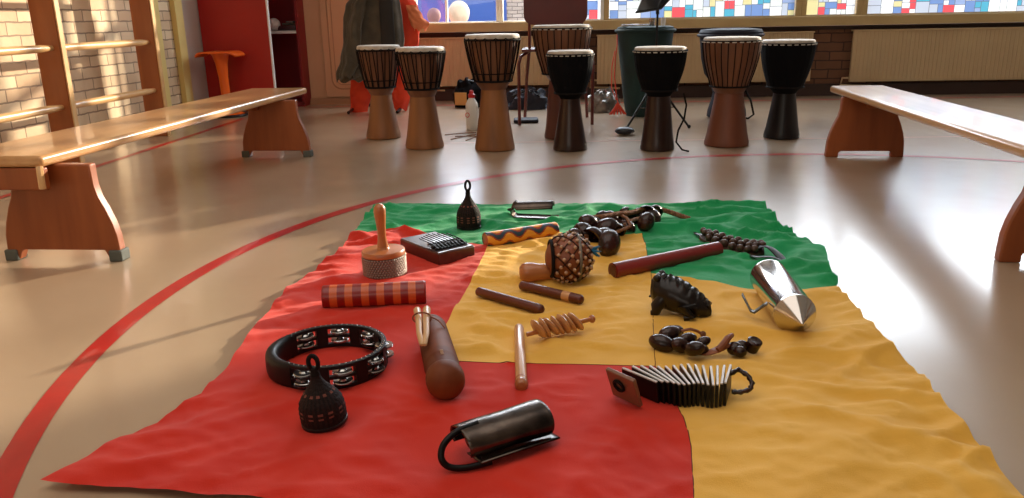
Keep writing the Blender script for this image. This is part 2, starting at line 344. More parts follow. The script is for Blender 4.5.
# cream cupboard front at left of the window
t = thing('wall_cupboard', 'cream built-in cupboard with moulded door behind the olive coat', 'cupboard', (0, 0, 0))
MB().box((-1.69, 7.05, CEIL/2), (.94, .18, CEIL)).build('carcass', M['cream'], t)
d = MB().box((-1.62, 6.95, 1.16), (.78, .03, 2.2)).build('door', M['cream'], t, bevel=.004)
def rrect(x0, x1, z0, z1, r, y, n=6):
    pts = []
    for cx, cz, a0 in ((x1-r, z1-r, 0), (x0+r, z1-r, PI/2), (x0+r, z0+r, PI), (x1-r, z0+r, 1.5*PI)):
        for k in range(n+1): a = a0+PI/2*k/n; pts.append((cx+r*math.cos(a), y, cz+r*math.sin(a)))
    return pts
MB().tube(rrect(-1.95, -1.3, .13, 2.15, .08, 6.935), .006, 6, True).build('moulding', M['groove'], d)
MB().tube(rrect(-1.915, -1.335, .165, 2.11, .06, 6.935), .004, 6, True).build('moulding', M['groove'], d)
struct(MB().box((-1.69, 6.94, .025), (.94, .02, .05)).build('baseboard_left', M['groove']))
# red cupboard, door leaf standing open
t = thing('red_cupboard', 'tall red cupboard with door leaf standing open beside the orange stool', 'cupboard')
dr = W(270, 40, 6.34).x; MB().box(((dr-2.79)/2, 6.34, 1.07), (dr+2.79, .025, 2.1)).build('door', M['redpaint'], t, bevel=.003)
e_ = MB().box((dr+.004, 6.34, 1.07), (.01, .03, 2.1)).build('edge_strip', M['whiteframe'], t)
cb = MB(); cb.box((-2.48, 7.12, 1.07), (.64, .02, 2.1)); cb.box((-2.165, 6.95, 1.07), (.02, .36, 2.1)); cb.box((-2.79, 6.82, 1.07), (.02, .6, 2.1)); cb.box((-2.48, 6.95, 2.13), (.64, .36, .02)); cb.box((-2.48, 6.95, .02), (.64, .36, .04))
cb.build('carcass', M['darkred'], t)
sz = W(288, 32, 6.85).z
MB().box((-2.48, 6.95, sz), (.62, .34, .022)).build('shelf', M['white'], t)
p = W(274, 24, 6.85); o = MB().ball((0, 0, 0), .052).build('ball', M['white']); o.location = (p.x, 6.85, sz+.011+.052); tag(o, 'white ball on the shelf of the open red cupboard', 'ball')
t = thing('storage_tray', 'dim grey tray of small things on the red cupboard shelf', 'tray', (-2.275, 6.9, sz+.013))
MB().box((0, 0, .02), (.15, .14, .036)).build('tray_body', M['steel'], t, bevel=.005)
MB().box((.01, 0, .05), (.12, .1, .02), rz=.2).build('folded_cloth', M['olive'], t, bevel=.006)
MB().box((.03, -.02, .068), (.07, .06, .016), rz=-.3).build('box_lid', M['silverbag'], t, bevel=.003)

# left wall: pale posts and wall bars
struct(MB().box((LX+.025, 5.62, CEIL/2), (.05, .07, CEIL)).build('trim_3', M['yellowpost'], bevel=.004))
struct(MB().box((LX+.02, 5.98, CEIL/2), (.04, .12, CEIL)).build('trim_4', M['yellowpost'], bevel=.004))
t = thing('wall_bars', 'wooden gymnastics wall bars with round rungs on the pale brick wall', 'wall bars', (-2.59, 4.5, 0))
ys = [2.05, 3.06, 4.07, 5.06]
for y in ys:
    MB().box((0, y-4.5, 1.3), (.13, .045, 2.6)).build('upright', M['post'], t, bevel=.006)
    MB().box((.068, y-4.5, 1.3), (.006, .036, 2.6)).build('edge_strip', M['rung'], t)  # pale strip paints the sunlit side face of the upright
for a, b in zip(ys[:-1], ys[1:]):
    for k in range(8):
        z = .293+.297*k; mid = [(.02, a-4.5+.02+(b-a-.04)*i/10, z) for i in range(11)]
        MB().tube(mid, [.013]+[.018+.003*math.sin(PI*i/10) for i in range(1, 10)]+[.013], 12).build('rung', M['rung'], t)
# vertical batten behind second upright sits in the brick wall
struct(MB().box((LX+.012, 5.42, CEIL/2), (.024, .05, CEIL)).build('trim_5', M['post']))

# floor lines
def strip(name, pts, w, m, z=.0012):
    b = MB(); vs = []
    for i, p in enumerate(pts):
        a = Vector(pts[max(i-1, 0)]); c = Vector(pts[min(i+1, len(pts)-1)]); tt = (c-a).normalized(); nn = Vector((-tt.y, tt.x)) * (w/2)
        vs += [(p[0]-nn.x, p[1]-nn.y, z), (p[0]+nn.x, p[1]+nn.y, z)]
    b.add(vs, [(2*i, 2*i+2, 2*i+3, 2*i+1) for i in range(len(pts)-1)])
    return struct(b.build(name, m))
cc = (1.14, 1.93); rad = 2.2
strip('trim_6', [(cc[0]+rad*math.cos(a), cc[1]+rad*math.sin(a)) for a in [R(30)+R(200)*k/120 for k in range(121)]], .048, M['linered'])
strip('trim_7', [(-2.375, -1.), (-2.375, 5.95)], .04, M['linered'])
strip('trim_8', [(-2.1, 6.7), (4.5, 6.84)], .045, M['linered'], .0014)
strip('trim_9', [(-.9, 4.62), (4.5, 4.72)], .02, mat('worn line', (188, 128, 104), .3), .0009)

# outdoors
struct(MB().box((0, 13, -.35), (30, 11.3, .1)).build('ground', mat('outdoor paving', (170, 170, 165), .9)))
o = MB().box((-3.2, 12.5, .9), (6.2, .12, 2.5)).build('garden_wall', mat('blue painted wall', (72, 108, 186), .7, c2=(62, 98, 178), ns=2)); tag(o, 'bright blue wall standing outdoors beyond the clear window', 'wall')
o = MB().box((-.36, 8.3, .9), (.3, .2, 2.4)).build('brick_pillar', M['brickO']); tag(o, 'light brick pillar standing outdoors beside the window mullion', 'pillar')

# ---- two children outdoors, only their heads above the sill
def child(name, label, head, hd, hair_c, top_c, ground=-.3):
    x, y, z = head; k = hd/.19      # head centre, head height
    t = thing(name, label, 'person', (x, y, ground), PI-.25); hz = z-ground
    skin = mat('child skin', (226, 176, 150), .6)
    me = bpy.data.meshes.new('body'); sh = hz-.5*hd-.03
    V = [(0, 0, sh*.52), (0, 0, sh*.75), (0, 0, sh*.95), (0, 0, sh+.03), (.085*k, 0, sh*.93), (.12*k, .02, sh*.7), (.12*k, -.03, sh*.5), (-.085*k, 0, sh*.93), (-.12*k, .02, sh*.7), (-.12*k, -.03, sh*.5),
         (.05*k, 0, sh*.48), (.055*k, 0, sh*.26), (.055*k, 0, .04), (.055*k, -.08, .02), (-.05*k, 0, sh*.48), (-.055*k, 0, sh*.26), (-.055*k, 0, .04), (-.055*k, -.08, .02), (0, 0, hz), ]
    E_ = [(0, 1), (1, 2), (2, 3), (2, 4), (4, 5), (5, 6), (2, 7), (7, 8), (8, 9), (0, 10), (10, 11), (11, 12), (12, 13), (0, 14), (14, 15), (15, 16), (16, 17), (3, 18)]
    rr = [.085, .085, .07, .035, .038, .03, .022, .038, .03, .022, .055, .042, .03, .022, .055, .042, .03, .022, .075]
    me.from_pydata(V, E_, []); me.materials.append(skin); o = bpy.data.objects.new('body', me); COL.objects.link(o); o.parent = t
    md = o.modifiers.new('k', 'SKIN'); 
    if not me.skin_vertices: me.attributes
    for i, r_ in enumerate(rr): me.skin_vertices[0].data[i].radius = (r_*k, r_*k)
    me.skin_vertices[0].data[0].use_root = True
    s_ = o.modifiers.new('u', 'SUBSURF'); s_.levels = s_.render_levels = 2
    h = MB().ball((0, 0, hz), hd*.5, (.84, .95, 1.)); h.ball((0, -hd*.47, hz-.01), .014*k, n=8, m=6)
    for sx in (-1, 1): h.ball((sx*hd*.42, 0, hz-.005), .022*k, (.4, .8, 1), n=8, m=6)
    hd_o = h.build('head', skin, t)
    ey = MB()
    for sx in (-1, 1): ey.ball((sx*hd*.17, -hd*.43, hz+.005), .011*k, n=8, m=6)
    ey.build('eyes', M['black'], t); MB().ball((0, -hd*.44, hz-hd*.26), .016*k, (1.3, .4, .35), n=8, m=6).build('mouth', M['redcap'], t)
    def hf(u, v):
        a = TAU*u; e = PI*(.5 - v*(.78 if math.sin(a) > -.3 else .42)); q = hd*.56*(1+.06*noise.noise(Vector((math.cos(a)*5, math.sin(a)*5, v*6+x))))
        return (q*.9*math.cos(e)*math.cos(a), q*math.cos(e)*math.sin(a), hz+.008+q*math.sin(e))
    MB().grid(hf, 32, 14).build('hair', mat('child hair', hair_c, .7, bump=.5, bs=80), t, solid=.008)
    def sf(u, v):
        a = TAU*u; zz = sh*(.45+.52*v); q = (.115-.03*v**3)*k; return (q*1.15*math.cos(a), q*.8*math.sin(a), zz)
    MB().grid(sf, 24, 10).build('jacket', mat('child jacket', top_c, .8), t, solid=.01)
    return t
p1 = W(459, 14, 8.1); p2 = W(434, 16.5, 9.6)
child('child', 'blond child in pale jacket standing outdoors against the window, larger head', (p1.x, 8.1, p1.z), .2, (250, 226, 198), (214, 190, 200))
child('child', 'brown-haired child in pink jacket standing outdoors further from the window', (p2.x, 9.6, p2.z), .15, (150, 120, 118), (230, 190, 200))

# ================================================================= BENCHES
def bench(label, n0, n1, width, side, rubber, legs, zt=.33, make=True):
    # n0/n1: near and far end of the edge that faces the cloth; side = +1 when the top extends to +x of it
    a = Vector(n0); b = Vector(n1); ax = (b-a); L = ax.length; rz = math.atan2(-ax.x, ax.y)
    w = width*side
    if not make: return a, rz, L
    t = thing('gym_bench', label, 'bench', (a.x, a.y, 0), rz)
    MB().box((w/2, L/2, zt-.017), (width, L, .034)).build('bench_top', M['benchtop'], t, bevel=.012, segs=4)
    MB().box((w/2, L/2, zt-.047), (.03, L-.7, .03)).build('under_beam', M['benchleg'], t, bevel=.004)
    for ly, off in legs:
        wc = w/2+off
        hw = [(.13, zt-.034), (.132, .235), (.14, .2), (.156, .165), (.172, .12), (.181, .08), (.184, .03), (.185, 0)]
        if rubber: base = [(-.15, .0), (-.135, .034), (.135, .034), (.15, .0)]
        else: base = [(-.125, 0), (-.125, .022), (-.117, .03), (.117, .03), (.125, .022), (.125, 0)]
        poly = [(-x, z) for x, z in hw] + base + [(x, z) for x, z in reversed(hw)]
        lm = MB().prism(poly, .036, Matrix.Translation((wc, ly, 0)) @ Matrix.Rotation(R(90), 4, 'X')); lg = lm.build('leg', M['benchleg'], t, bevel=.005)
        if rubber:
            for sx in (-1, 1): MB().box((wc+sx*.17, ly-.018, .017), (.042, .05, .036)).build('rubber_foot', M['rubber'], lg, bevel=.005)
        sy = 1 if ly < L/2 else -1
        MB().box((w/2, ly-.018+sy*.04, zt-.06), (.05, .05, .05)).build('brace', M['benchleg'], lg, bevel=.006)
    return t, w, L
LZ = .335
a = P(46.6, 154.7, LZ); b = P(307, 87.5, LZ)
a0, rz0, L = bench('', (a.x, a.y-.03), (b.x, b.y), .33, -1, True, [], LZ, False)
# legs at their real places
def leg_at(a, rz, w, px, py):            # along-bench position and sideways offset of a leg from its foot in the photo
    q = P(px, py); d = Vector((q.x-a.x, q.y-a.y)); return d.x*-math.sin(rz)+d.y*math.cos(rz), d.x*math.cos(rz)+d.y*math.sin(rz)-w/2
l1 = leg_at(a0, rz0, -.33, 62, 262); l2 = leg_at(a0, rz0, -.33, 277, 157)
t, w, L = bench('long wooden bench with grey rubber feet in front of the wall bars', (a.x, a.y-.03), (b.x, b.y), .33, -1, True, [(l1[0]+.05, l1[1]), (l2[0]+.03, l2[1])], LZ)
MB().box((-.165, .012, LZ-.068), (.33, .022, .066)).build('end_board', M['benchleg'], t, bevel=.004)
MB().tube([(-.01, .002, LZ-.03), (-.006, -.006, LZ-.06), (-.008, -.004, LZ-.095)], .01, 8).build('hook', M['rung'], t)
a = P(1024, 146.7, .33); b = P(830, 85.5, .33); dirv = (a-b).normalized(); a2 = b+dirv*2.35
a0, rz0, L = bench('', (a2.x, a2.y), (b.x, b.y), .265, 1, False, [], .33, False)
lo = leg_at(a0, rz0, .265, 1067, 263), leg_at(a0, rz0, .265, 864, 157)
t, w, L = bench('long wooden bench with slotted legs and no rubber feet beside the green cloth corner', (a2.x, a2.y), (b.x, b.y), .265, 1, False, [(lo[0][0]+.03, lo[0][1]), (lo[1][0]+.03, lo[1][1])], .33)

# ================================================================= DJEMBES
def djembe(label, px, py, H, hr, zb, wr, fr, style, wood, bowl, cord=False, tilt=0, cov=None):
    q = P(px, py); y = q.y+fr*.9
    q = Vector((q.x*y/q.y, y, 0))
    t = thing('djembe', label, 'drum', q, rnd.uniform(0, 3), 'djembe drums standing in a row before the windows')
    rb = hr*.93
    foot = [(fr*.9, 0), (fr, .004), (fr, .02), (fr*.96, .04), (fr*.9, zb*.25), (wr+(fr-wr)*.42, zb*.55), (wr*1.05, zb*.88), (wr, zb)]
    bw_ = [(wr, zb), (wr*1.12, zb+.012), (rb*.69, zb+(H-zb)*.13), (rb*.8, zb+(H-zb)*.33), (rb*.91, zb+(H-zb)*.62), (rb*.98, zb+(H-zb)*.86), (rb, H-.012)]
    MB().lathe(foot, 40).build('foot_stem', wood, t)
    if cov:
        MB().lathe([(r*1.06+.004, z) for r, z in bw_[1:]] + [(hr*1.0, H-.004), (hr*.9, H+.006), (1e-4, H+.01)], 40).build('cover', cov, t); return t
    MB().lathe(bw_, 40).build('bowl', bowl, t)
    MB().lathe([(1e-4, H+.001), (hr*.75, H+.001), (hr*.93, H), (hr*.985, H-.004), (hr, H-.012), (hr*1.0, H-.02)], 40, cap=False).build('drum_skin', M['skin'], t)
    rg = MB(); rr = [(hr*math.cos(TAU*k/40)*1.01, hr*math.sin(TAU*k/40)*1.01) for k in range(40)]
    if style == 'rope':
        rg.tube([(x*1.015, y_*1.015, H-.03) for x, y_ in rr], .004, 6, True)
        zl = zb+(H-zb)*.16; rl = rb*.74
        rg.build('ring', M['rope'], t)
        rg = MB(); rg.tube([(x/hr*rl, y_/hr*rl, zl) for x, y_ in rr], .006, 6, True); rg.build('ring', M['rope'], t)
        zk = zb+(H-zb)*.3; rk = rb*.83
        rg = MB(); rg.tube([(x/hr*rk, y_/hr*rk, zk) for x, y_ in rr], .003, 6, True); rg.build('ring', M['rope'], t)
        lc = MB(); n = 17
        for k in range(n):
            a0 = TAU*k/n; a1 = a0+TAU/n*.5
            for aa, ab in ((a0, a0+TAU/n*.28), (a1, a1-TAU/n*.28+TAU/n*.2)):
                pts = []
                for i in range(7):
                    v = i/6; z = H-.03+(zl-H+.03)*v; an = aa+(ab-aa)*v
                    rad_ = hr*1.03*(1-v)+rl*1.02*v + .004*math.sin(PI*v); pts.append((rad_*math.cos(an), rad_*math.sin(an), z))
                lc.tube(pts, .0032, 5)
        # scalloped loops just under the head
        for k in range(n):
            a0 = TAU*k/n; lc.tube([(hr*1.03*math.cos(a0+TAU/n*u), hr*1.03*math.sin(a0+TAU/n*u), H-.02-.012*math.sin(PI*u)) for u in (0, .25, .5, .75, 1)], .0026, 5)
        lc.build('lacing', M['rope'], t)
        MB().lathe([(hr*1.004, H-.012)]+[(hr*1.004, H-.022)], 40, cap=False).build('skin_edge', M['skin'], t)
    else:
        sk = MB(); n = 80
        def kf(u, v):
            a_ = TAU*u; z = (H-.018)*(1-v)+(zb+(H-zb)*.12)*v; base = hr*1.03*(1-v)+rb*.73*v+.009*math.sin(PI*min(v*1.1, 1))
            q_ = base*(1+(.012 if style == 'fine' else .006)*math.sin(a_*26)); return (q_*math.cos(a_), q_*math.sin(a_), z)
        sk.grid(kf, 104, 10).build('lacing', M['blackcloth'] if style == 'black' else M['drumbowl'], t)
        if style == 'fine':
            l2_ = MB()
            for k in range(26):
                a_ = TAU*(k+.5)/26; l2_.tube([( (hr*1.035*(1-v)+rb*.74*v+.009*math.sin(PI*min(v*1.1, 1)))*math.cos(a_), (hr*1.035*(1-v)+rb*.74*v+.009*math.sin(PI*min(v*1.1, 1)))*math.sin(a_), (H-.018)*(1-v)+(zb+(H-zb)*.12)*v) for v in [i/7 for i in range(8)]], .0028, 5)
            l2_.build('rope', M['rope'], t)
        rg.tube([(x*1.02, y_*1.02, H-.02) for x, y_ in rr], .005, 6, True); rg.build('ring', M['rope'], t); rg = MB(); rg.tube([(x*.69, y_*.69, zb+(H-zb)*.12) for x, y_ in rr], .005, 6, True)
        rg.build('ring', M['rope'], t)
        st = MB(); m_ = 26
        for k in range(m_):
            a0 = TAU*k/m_; st.tube([(hr*1.045*math.cos(a0+u), hr*1.045*math.sin(a0+u), H-.024) for u in (0, TAU/m_*.3, TAU/m_*.58)], .0032, 5)
        st.build('stitches', M['whitethread'], t)
    return t
D = djembe
D('pale-footed djembe laced with black rope, in front of the olive coat', 384, 140, .553, .128, .262, .062, .105, 'rope', M['drumwood'], M['drumbowl'])
D('pale-footed djembe laced with black rope, second in the row, nearer the white bottle', 425, 150, .552, .134, .285, .068, .108, 'rope', M['drumwood'], M['drumbowl'])
D('tall pale-footed djembe laced with black rope just past the white bottle', 495, 152, .615, .145, .325, .067, .11, 'rope', M['drumwood'], M['drumbowl'])
D('tallest maroon djembe standing in front of the maroon chair', 562, 140, .652, .166, .34, .075, .105, 'fine', M['drumred'], M['drumred'])
D('small black-wrapped djembe with dark glossy foot in front of the tall maroon djembe', 570, 152, .526, .121, .275, .052, .092, 'black', M['drumdark'], M['blackcloth'])
t6 = D('black-wrapped djembe with dark red-brown foot in front of the music stand', 657, 152, .538, .134, .285, .06, .092, 'black', M['drumdark'], M['blackcloth'])
D('brown djembe with close vertical lacing in front of the navy covered drum', 726, 148, .577, .149, .285, .075, .12, 'fine', mat('warm brown foot', (122, 66, 40), .5, c2=(100, 52, 32), ns=9, stretch=(1, 1, .2)), M['drumbowl'])
D('all-black djembe at the end of the row nearest the brick wall strip', 781, 140, .55, .146, .255, .062, .1, 'black', M['drumblack'], M['blackcloth'])
q = P(672, 105, .25)
MB_c = MB(); t6.rotation_euler.z = 0
MB_c.tube([(.125, -.03, .3), (.14, -.04, .24), (.13, -.05, .17), (.1, -.06, .11), (.09, -.07, .05), (.12, -.09, .012), (.15, -.12, .008)], .005, 6).build('loose_cord', M['rope'], t6)
# navy covered drum
q = P(726, 120); t = thing('covered_drum', 'tall drum in a navy cover standing behind the brown djembe', 'drum', (q.x*1.03, q.y*1.03, 0))
MB().lathe([(.12, 0), (.135, .01), (.13, .05), (.11, .12), (.1, .17), (.12, .24), (.165, .3), (.19, .4), (.2, .5), (.208, .55), (.212, .575), (.2, .592), (.1, .6), (1e-4, .6)], 40).build('cover', M['navy'], t)
MB().tube([(.214*math.cos(TAU*k/40), .214*math.sin(TAU*k/40), .555) for k in range(40)], .011, 8, True).build('rim_roll', M['navy'], t)
MB().tube([(.1, -.06, .2), (.14, -.1, .12), (.16, -.12, .03), (.12, -.14, .006), (.09, -.13, .008)], .007, 6).build('strap', M['rope'], t)
# green covered drum
q = P(643, 118); gx, gy = q.x*1.03, q.y*1.03
t = thing('covered_drum', 'dark green fabric-covered drum behind the music stand', 'drum', (gx, gy, 0))
def gcol(u, v):
    a = TAU*u; z = .6*v; rr_ = (.122+.078*v**.8)*(1+.012*noise.noise(Vector((math.cos(a)*3, math.sin(a)*3, z*6)))); return (rr_*math.cos(a), rr_*math.sin(a), z)
g = MB(); g.grid(gcol, 48, 20); g.lathe([(.2, .6), (.196, .615), (.17, .622), (1e-4, .622)], 48, cap=False); g.build('cover', M['green'], t)
MB().tube([(.203*math.cos(TAU*k/48), .203*math.sin(TAU*k/48), .592) for k in range(48)], .012, 8, True).build('rim_roll', M['green'], t)
s_ = MB(); s_.tube([(-.2, -.03, .56), (-.2, -.06, .5), (-.212, -.07, .4), (-.215, -.07, .28), (-.2, -.08, .15), (-.19, -.09, .1)], .014, 6, flat=.3, up=(1, 0, 0))
s_.tube([(-.215, -.07, .46), (-.235, -.07, .35), (-.235, -.07, .2), (-.2, -.08, .12)], .012, 6, flat=.3, up=(1, 0, 0))
for k in range(7):
    a = -1.4+k*.45; s_.tube([(-.19, -.09, .1), (-.19+.03*math.sin(a), -.1, .055), (-.19+.06*math.sin(a), -.11, .02)], .006, 5)
s_.build('strap', M['strap'], t)
for (px_, lab, m_, h_, r_) in ((652, 'small clear-grey beaker on top of the green covered drum', M['chrome'], .05, .022), (663, 'white paper cup on top of the green covered drum beside the stand pole', M['white'], .055, .018)):
    x = W(px_, 28, gy-.06).x; o = MB().lathe([(r_*.8, 0), (r_, h_), (r_*.9, h_), (r_*.72, .004), (1e-4, .004)], 20).build('cup', m_); o.location = (x, gy-.06, .623); tag(o, lab, 'cup')
o = MB().grid(lambda u, v: ((u-.5)*.2, (v-.5)*.14, .006+.012*abs(noise.noise(Vector((u*4, v*4, 1))))), 16, 10).build('folded_cloth', M['silverbag'], solid=.004); o.location = (gx-.07, gy-.03, .623); tag(o, 'crumpled grey cloth on top of the green covered drum', 'cloth')

# music stand
q = P(657, 130); mx_, my_ = q.x, q.y+.16
t = thing('music_stand', 'black folding music stand behind the black-wrapped djembe', 'music stand', (mx_, my_, 0))
MB().tube([(0, 0, .1), (0, 0, .4)], .011, 10).build('pole', M['black'], t); MB().tube([(0, 0, .35), (0, 0, .73)], .007, 10).build('inner_pole', M['black'], t)
MB().lathe([(.016, .3), (.018, .31), (.018, .34), (.014, .35)], 12).build('collar', M['black'], t)
for a in (R(215), R(335), R(95)):
    l_ = MB().tube([(0, 0, .3), (.1*math.cos(a), .1*math.sin(a), .17), (.23*math.cos(a), .23*math.sin(a), .008)], .007, 8).build('leg', M['black'], t)
    MB().tube([(0, 0, .12), (.13*math.cos(a), .13*math.sin(a), .13)], .004, 6).build('brace', M['black'], l_)
    MB().ball((.23*math.cos(a), .23*math.sin(a), .012), .012, n=10, m=6).build('rubber_foot', M['black'], l_)
def quad(pts_):                          # thin plate through four points of the stand
    b_ = MB(); o_ = Vector((mx_, my_, 0)); v = [W(px_, py_, Y_)-o_ for px_, py_, Y_ in pts_]; n_ = (v[1]-v[0]).cross(v[3]-v[0]).normalized()*.004
    b_.add(v+[p+n_ for p in v], [(0, 1, 2, 3), (7, 6, 5, 4), (0, 4, 5, 1), (1, 5, 6, 2), (2, 6, 7, 3), (3, 7, 4, 0)]); return b_
quad([(636, 12.5, 4.95), (657, 9, 5.1), (672, -22, 5.2), (650, -20, 5.05)]).build('desk_leaf', M['steel'], t)
quad([(657, 9, 5.1), (661, 10, 5.08), (674, -4, 5.0), (671, -22, 5.15)]).build('desk_leaf', M['steel'], t)
quad([(635, 13, 4.94), (658, 9.8, 5.1), (658.5, 7.8, 5.07), (636, 11, 4.92)]).build('lip', M['black'], t)
MB().tube([(0, 0, .7), (0, .02, .78), (.03, .03, .84)], .012, 10).build('tilt_joint', M['black'], t)

# dark pouch
q = P(625, 136); o = MB().grid(lambda u, v: (.06*math.cos(TAU*u)*math.sin(PI*v)*(1+.15*noise.noise(Vector((u*4, v*4, 2)))), .045*math.sin(TAU*u)*math.sin(PI*v), .024-.024*math.cos(PI*v)), 20, 12).build('pouch', mat('dark glossy pouch', (46, 48, 56), .3, c2=(26, 26, 32), ns=20, bump=.4, bs=40)); o.location = (q.x, q.y+.05, .001); tag(o, 'small dark glossy pouch lying by the music stand foot', 'pouch')

# ---- chair behind the tall djembe
q = P(519, 127); q2 = P(592, 124); cx, cy = (q.x+q2.x)/2, (q.y+q2.y)/2+.03; cw = q2.x-q.x
t = thing('school_chair', 'maroon chair with rounded wooden back behind the tallest djembe', 'chair', (cx, cy, 0))
hw = cw/2
for sx, sy in ((-1, 0), (1, 0)):
    MB().tube([(sx*hw, 0, 0), (sx*hw, 0, .4), (sx*(hw-.015), .01, .45), (sx*(hw-.05), .04, .47), (sx*(hw-.06), .1, .475)], .011, 10).build('leg', M['chairred'], t)
    MB().tube([(sx*(hw-.02), .4, 0), (sx*(hw-.04), .34, .3), (sx*(hw-.06), .3, .47)], .011, 10).build('leg', M['chairred'], t)
MB().box((0, .16, .488), (cw*.92, .38, .018)).build('seat', M['chairred'], t, bevel=.008)
bz = W(527, 25, cy-.02).z
def bk(u, v):
    x = (u-.5)*.4; return (x*(1-.04*v), -.03+.06*(abs(u-.5)*2)**2*-1+.05+.03*v, bz-.015+.32*v)
def rr_back():
    b = MB(); pts = rrect(-.205, .205, bz, bz+.3, .06, 0)
    vs = [(x, -.02-.0*x*x, z) for x, y, z in pts]; n = len(vs)
    b.add(vs+[(x, y+.014, z) for x, y, z in vs], [tuple(range(n)), tuple(range(2*n-1, n-1, -1))]+[(i, n+i, n+(i+1) % n, (i+1) % n) for i in range(n)]); return b
rr_back().build('backrest', M['chairred'], t, bevel=.003)
for sx in (-1, 1): MB().tube([(sx*.17, .02, .48), (sx*.17, .012, .6), (sx*.17, .008, bz+.22)], .01, 8).build('back_post', M['chairred'], t)

# ---- bottle
q = P(472, 130.5); t = thing('drinking_bottle', 'white bottle with red cap standing on the floor by the djembes', 'bottle', (q.x, q.y+.035, 0))
MB().lathe([(.036, 0), (.041, .006), (.041, .15), (.039, .168), (.028, .188), (.02, .2), (.018, .21)], 28).build('bottle_body', M['white'], t)
MB().lathe([(.02, .206), (.022, .21), (.022, .228), (.014, .234), (.012, .25), (.008, .254)], 20).build('cap', M['redcap'], t)
MB().tube([(-.006+.012*math.cos(TAU*k/16)-.02, -.0385, .1+.014*math.sin(TAU*k/16)) for k in range(16)], .0025, 5, True).build('printed_mark', M['redcap'], t)

# ---- thin sticks
for k, (a0, a1) in enumerate((((445, 135.5), (476, 133)), ((451, 140), (478, 134.5)), ((455, 137), (480, 137)), ((466, 141), (482, 136)))):
    p = P(*a0); q = P(*a1); o = MB().tube([(0, 0, .004), ((q.x-p.x)*.5, (q.y-p.y)*.5, .006), (q.x-p.x, q.y-p.y, .004)], .003, 6).build('thin_stick', M['braid'])
    o.location = (p.x, p.y, 0); tag(o, 'thin brown stick in the loose bunch on the floor beside the white bottle', 'stick', 'thin sticks on the floor')

# ---- soft bags
def lump(name, label, cat, c, sx, sy, sz_, m, seed, amp=.25, extra=None):
    t = thing(name, label, cat, c)
    def fn(u, v):
        a = TAU*u; e = v*PI/2; n_ = 1+amp*noise.noise(Vector((math.cos(a)*1.6+seed, math.sin(a)*1.6, v*3)))+amp*.4*noise.noise(Vector((math.cos(a)*5+seed, math.sin(a)*5, v*8)))
        k = math.cos(e)**.6; return (sx*k*math.cos(a)*n_, sy*k*math.sin(a)*n_, max(0.001, sz_*math.sin(e)*n_))
    MB().grid(fn, 40, 16).build('bag_body' if 'bag' in name or name == 'backpack' else 'heap', m, t)
    return t
c = P(468, 108); t = lump('backpack', 'black bag slumped behind the white bottle', 'bag', (c.x, c.y+.1, 0), .13, .1, .2, M['blackcloth'], 1)
MB().box((-.055, -.115, .075), (.1, .004, .1), rz=-.2).build('tan_flap', M['cardboard'], t, bevel=.001)
MB().tube([(-.02, -.02, .19), (0, -.03, .215), (.05, -.02, .2)], .008, 6).build('handle', M['black'], t)
c = P(527, 110); t = lump('backpack', 'black bag lying flat behind the maroon chair leg', 'bag', (c.x, c.y+.1, 0), .17, .11, .14, M['navy'], 5, .4)
MB().tube([(-.12, -.05, .1), (0, -.08, .15), (.1, -.05, .1)], .01, 6).build('strap', M['black'], t)
c = P(605, 113); t = lump('plastic_bag', 'crinkled grey plastic bag on the floor beside the green covered drum', 'bag', (c.x, c.y+.1, 0), .13, .1, .15, M['silverbag'], 9, .35)
c = P(526, 122); o = MB().box((0, 0, .012), (.17, .16, .022), rz=.05).build('flat_case', M['navy'], bevel=.008); o.location = (c.x, c.y, .001); tag(o, 'flat dark blue case lying on the floor in front of the black bag', 'case')

# ---- orange stool
q = P(229, 116); sx_ = W(220, 54, q.y).x; tz = W(220, 52, q.y).z
t = thing('saddle_stool', 'orange plastic stool with curled saddle seat beside the red cupboard', 'stool', (q.x, q.y, 0))
def seatf(u, v):
    x = (u-.5)*.31; k = abs(u-.5)*2; return (x*(1-.0*k), (v-.5)*.26*(1-.25*k**3), tz+.004*math.cos(u*PI*2)-.035*k**5)
dx = sx_-q.x
s_ = MB(); s_.M = Matrix.Translation((dx, 0, 0)); s_.grid(seatf, 24, 12).build('seat', M['orange'], t, solid=.014)
MB().lathe([(.13, 0), (.135, .012), (.09, .03), (.045, .07), (.034, .15), (.036, .3), (.046, .4), (.06, tz-.03), (.075, tz-.006)], 28, M=Matrix.Shear('XY', 4, (dx/tz, 0))).build('stem', M['orange'], t)
MB().lathe([(.14, 0), (.145, .008), (.14, .016), (.12, .018)], 32).build('base_ring', M['black'], t)

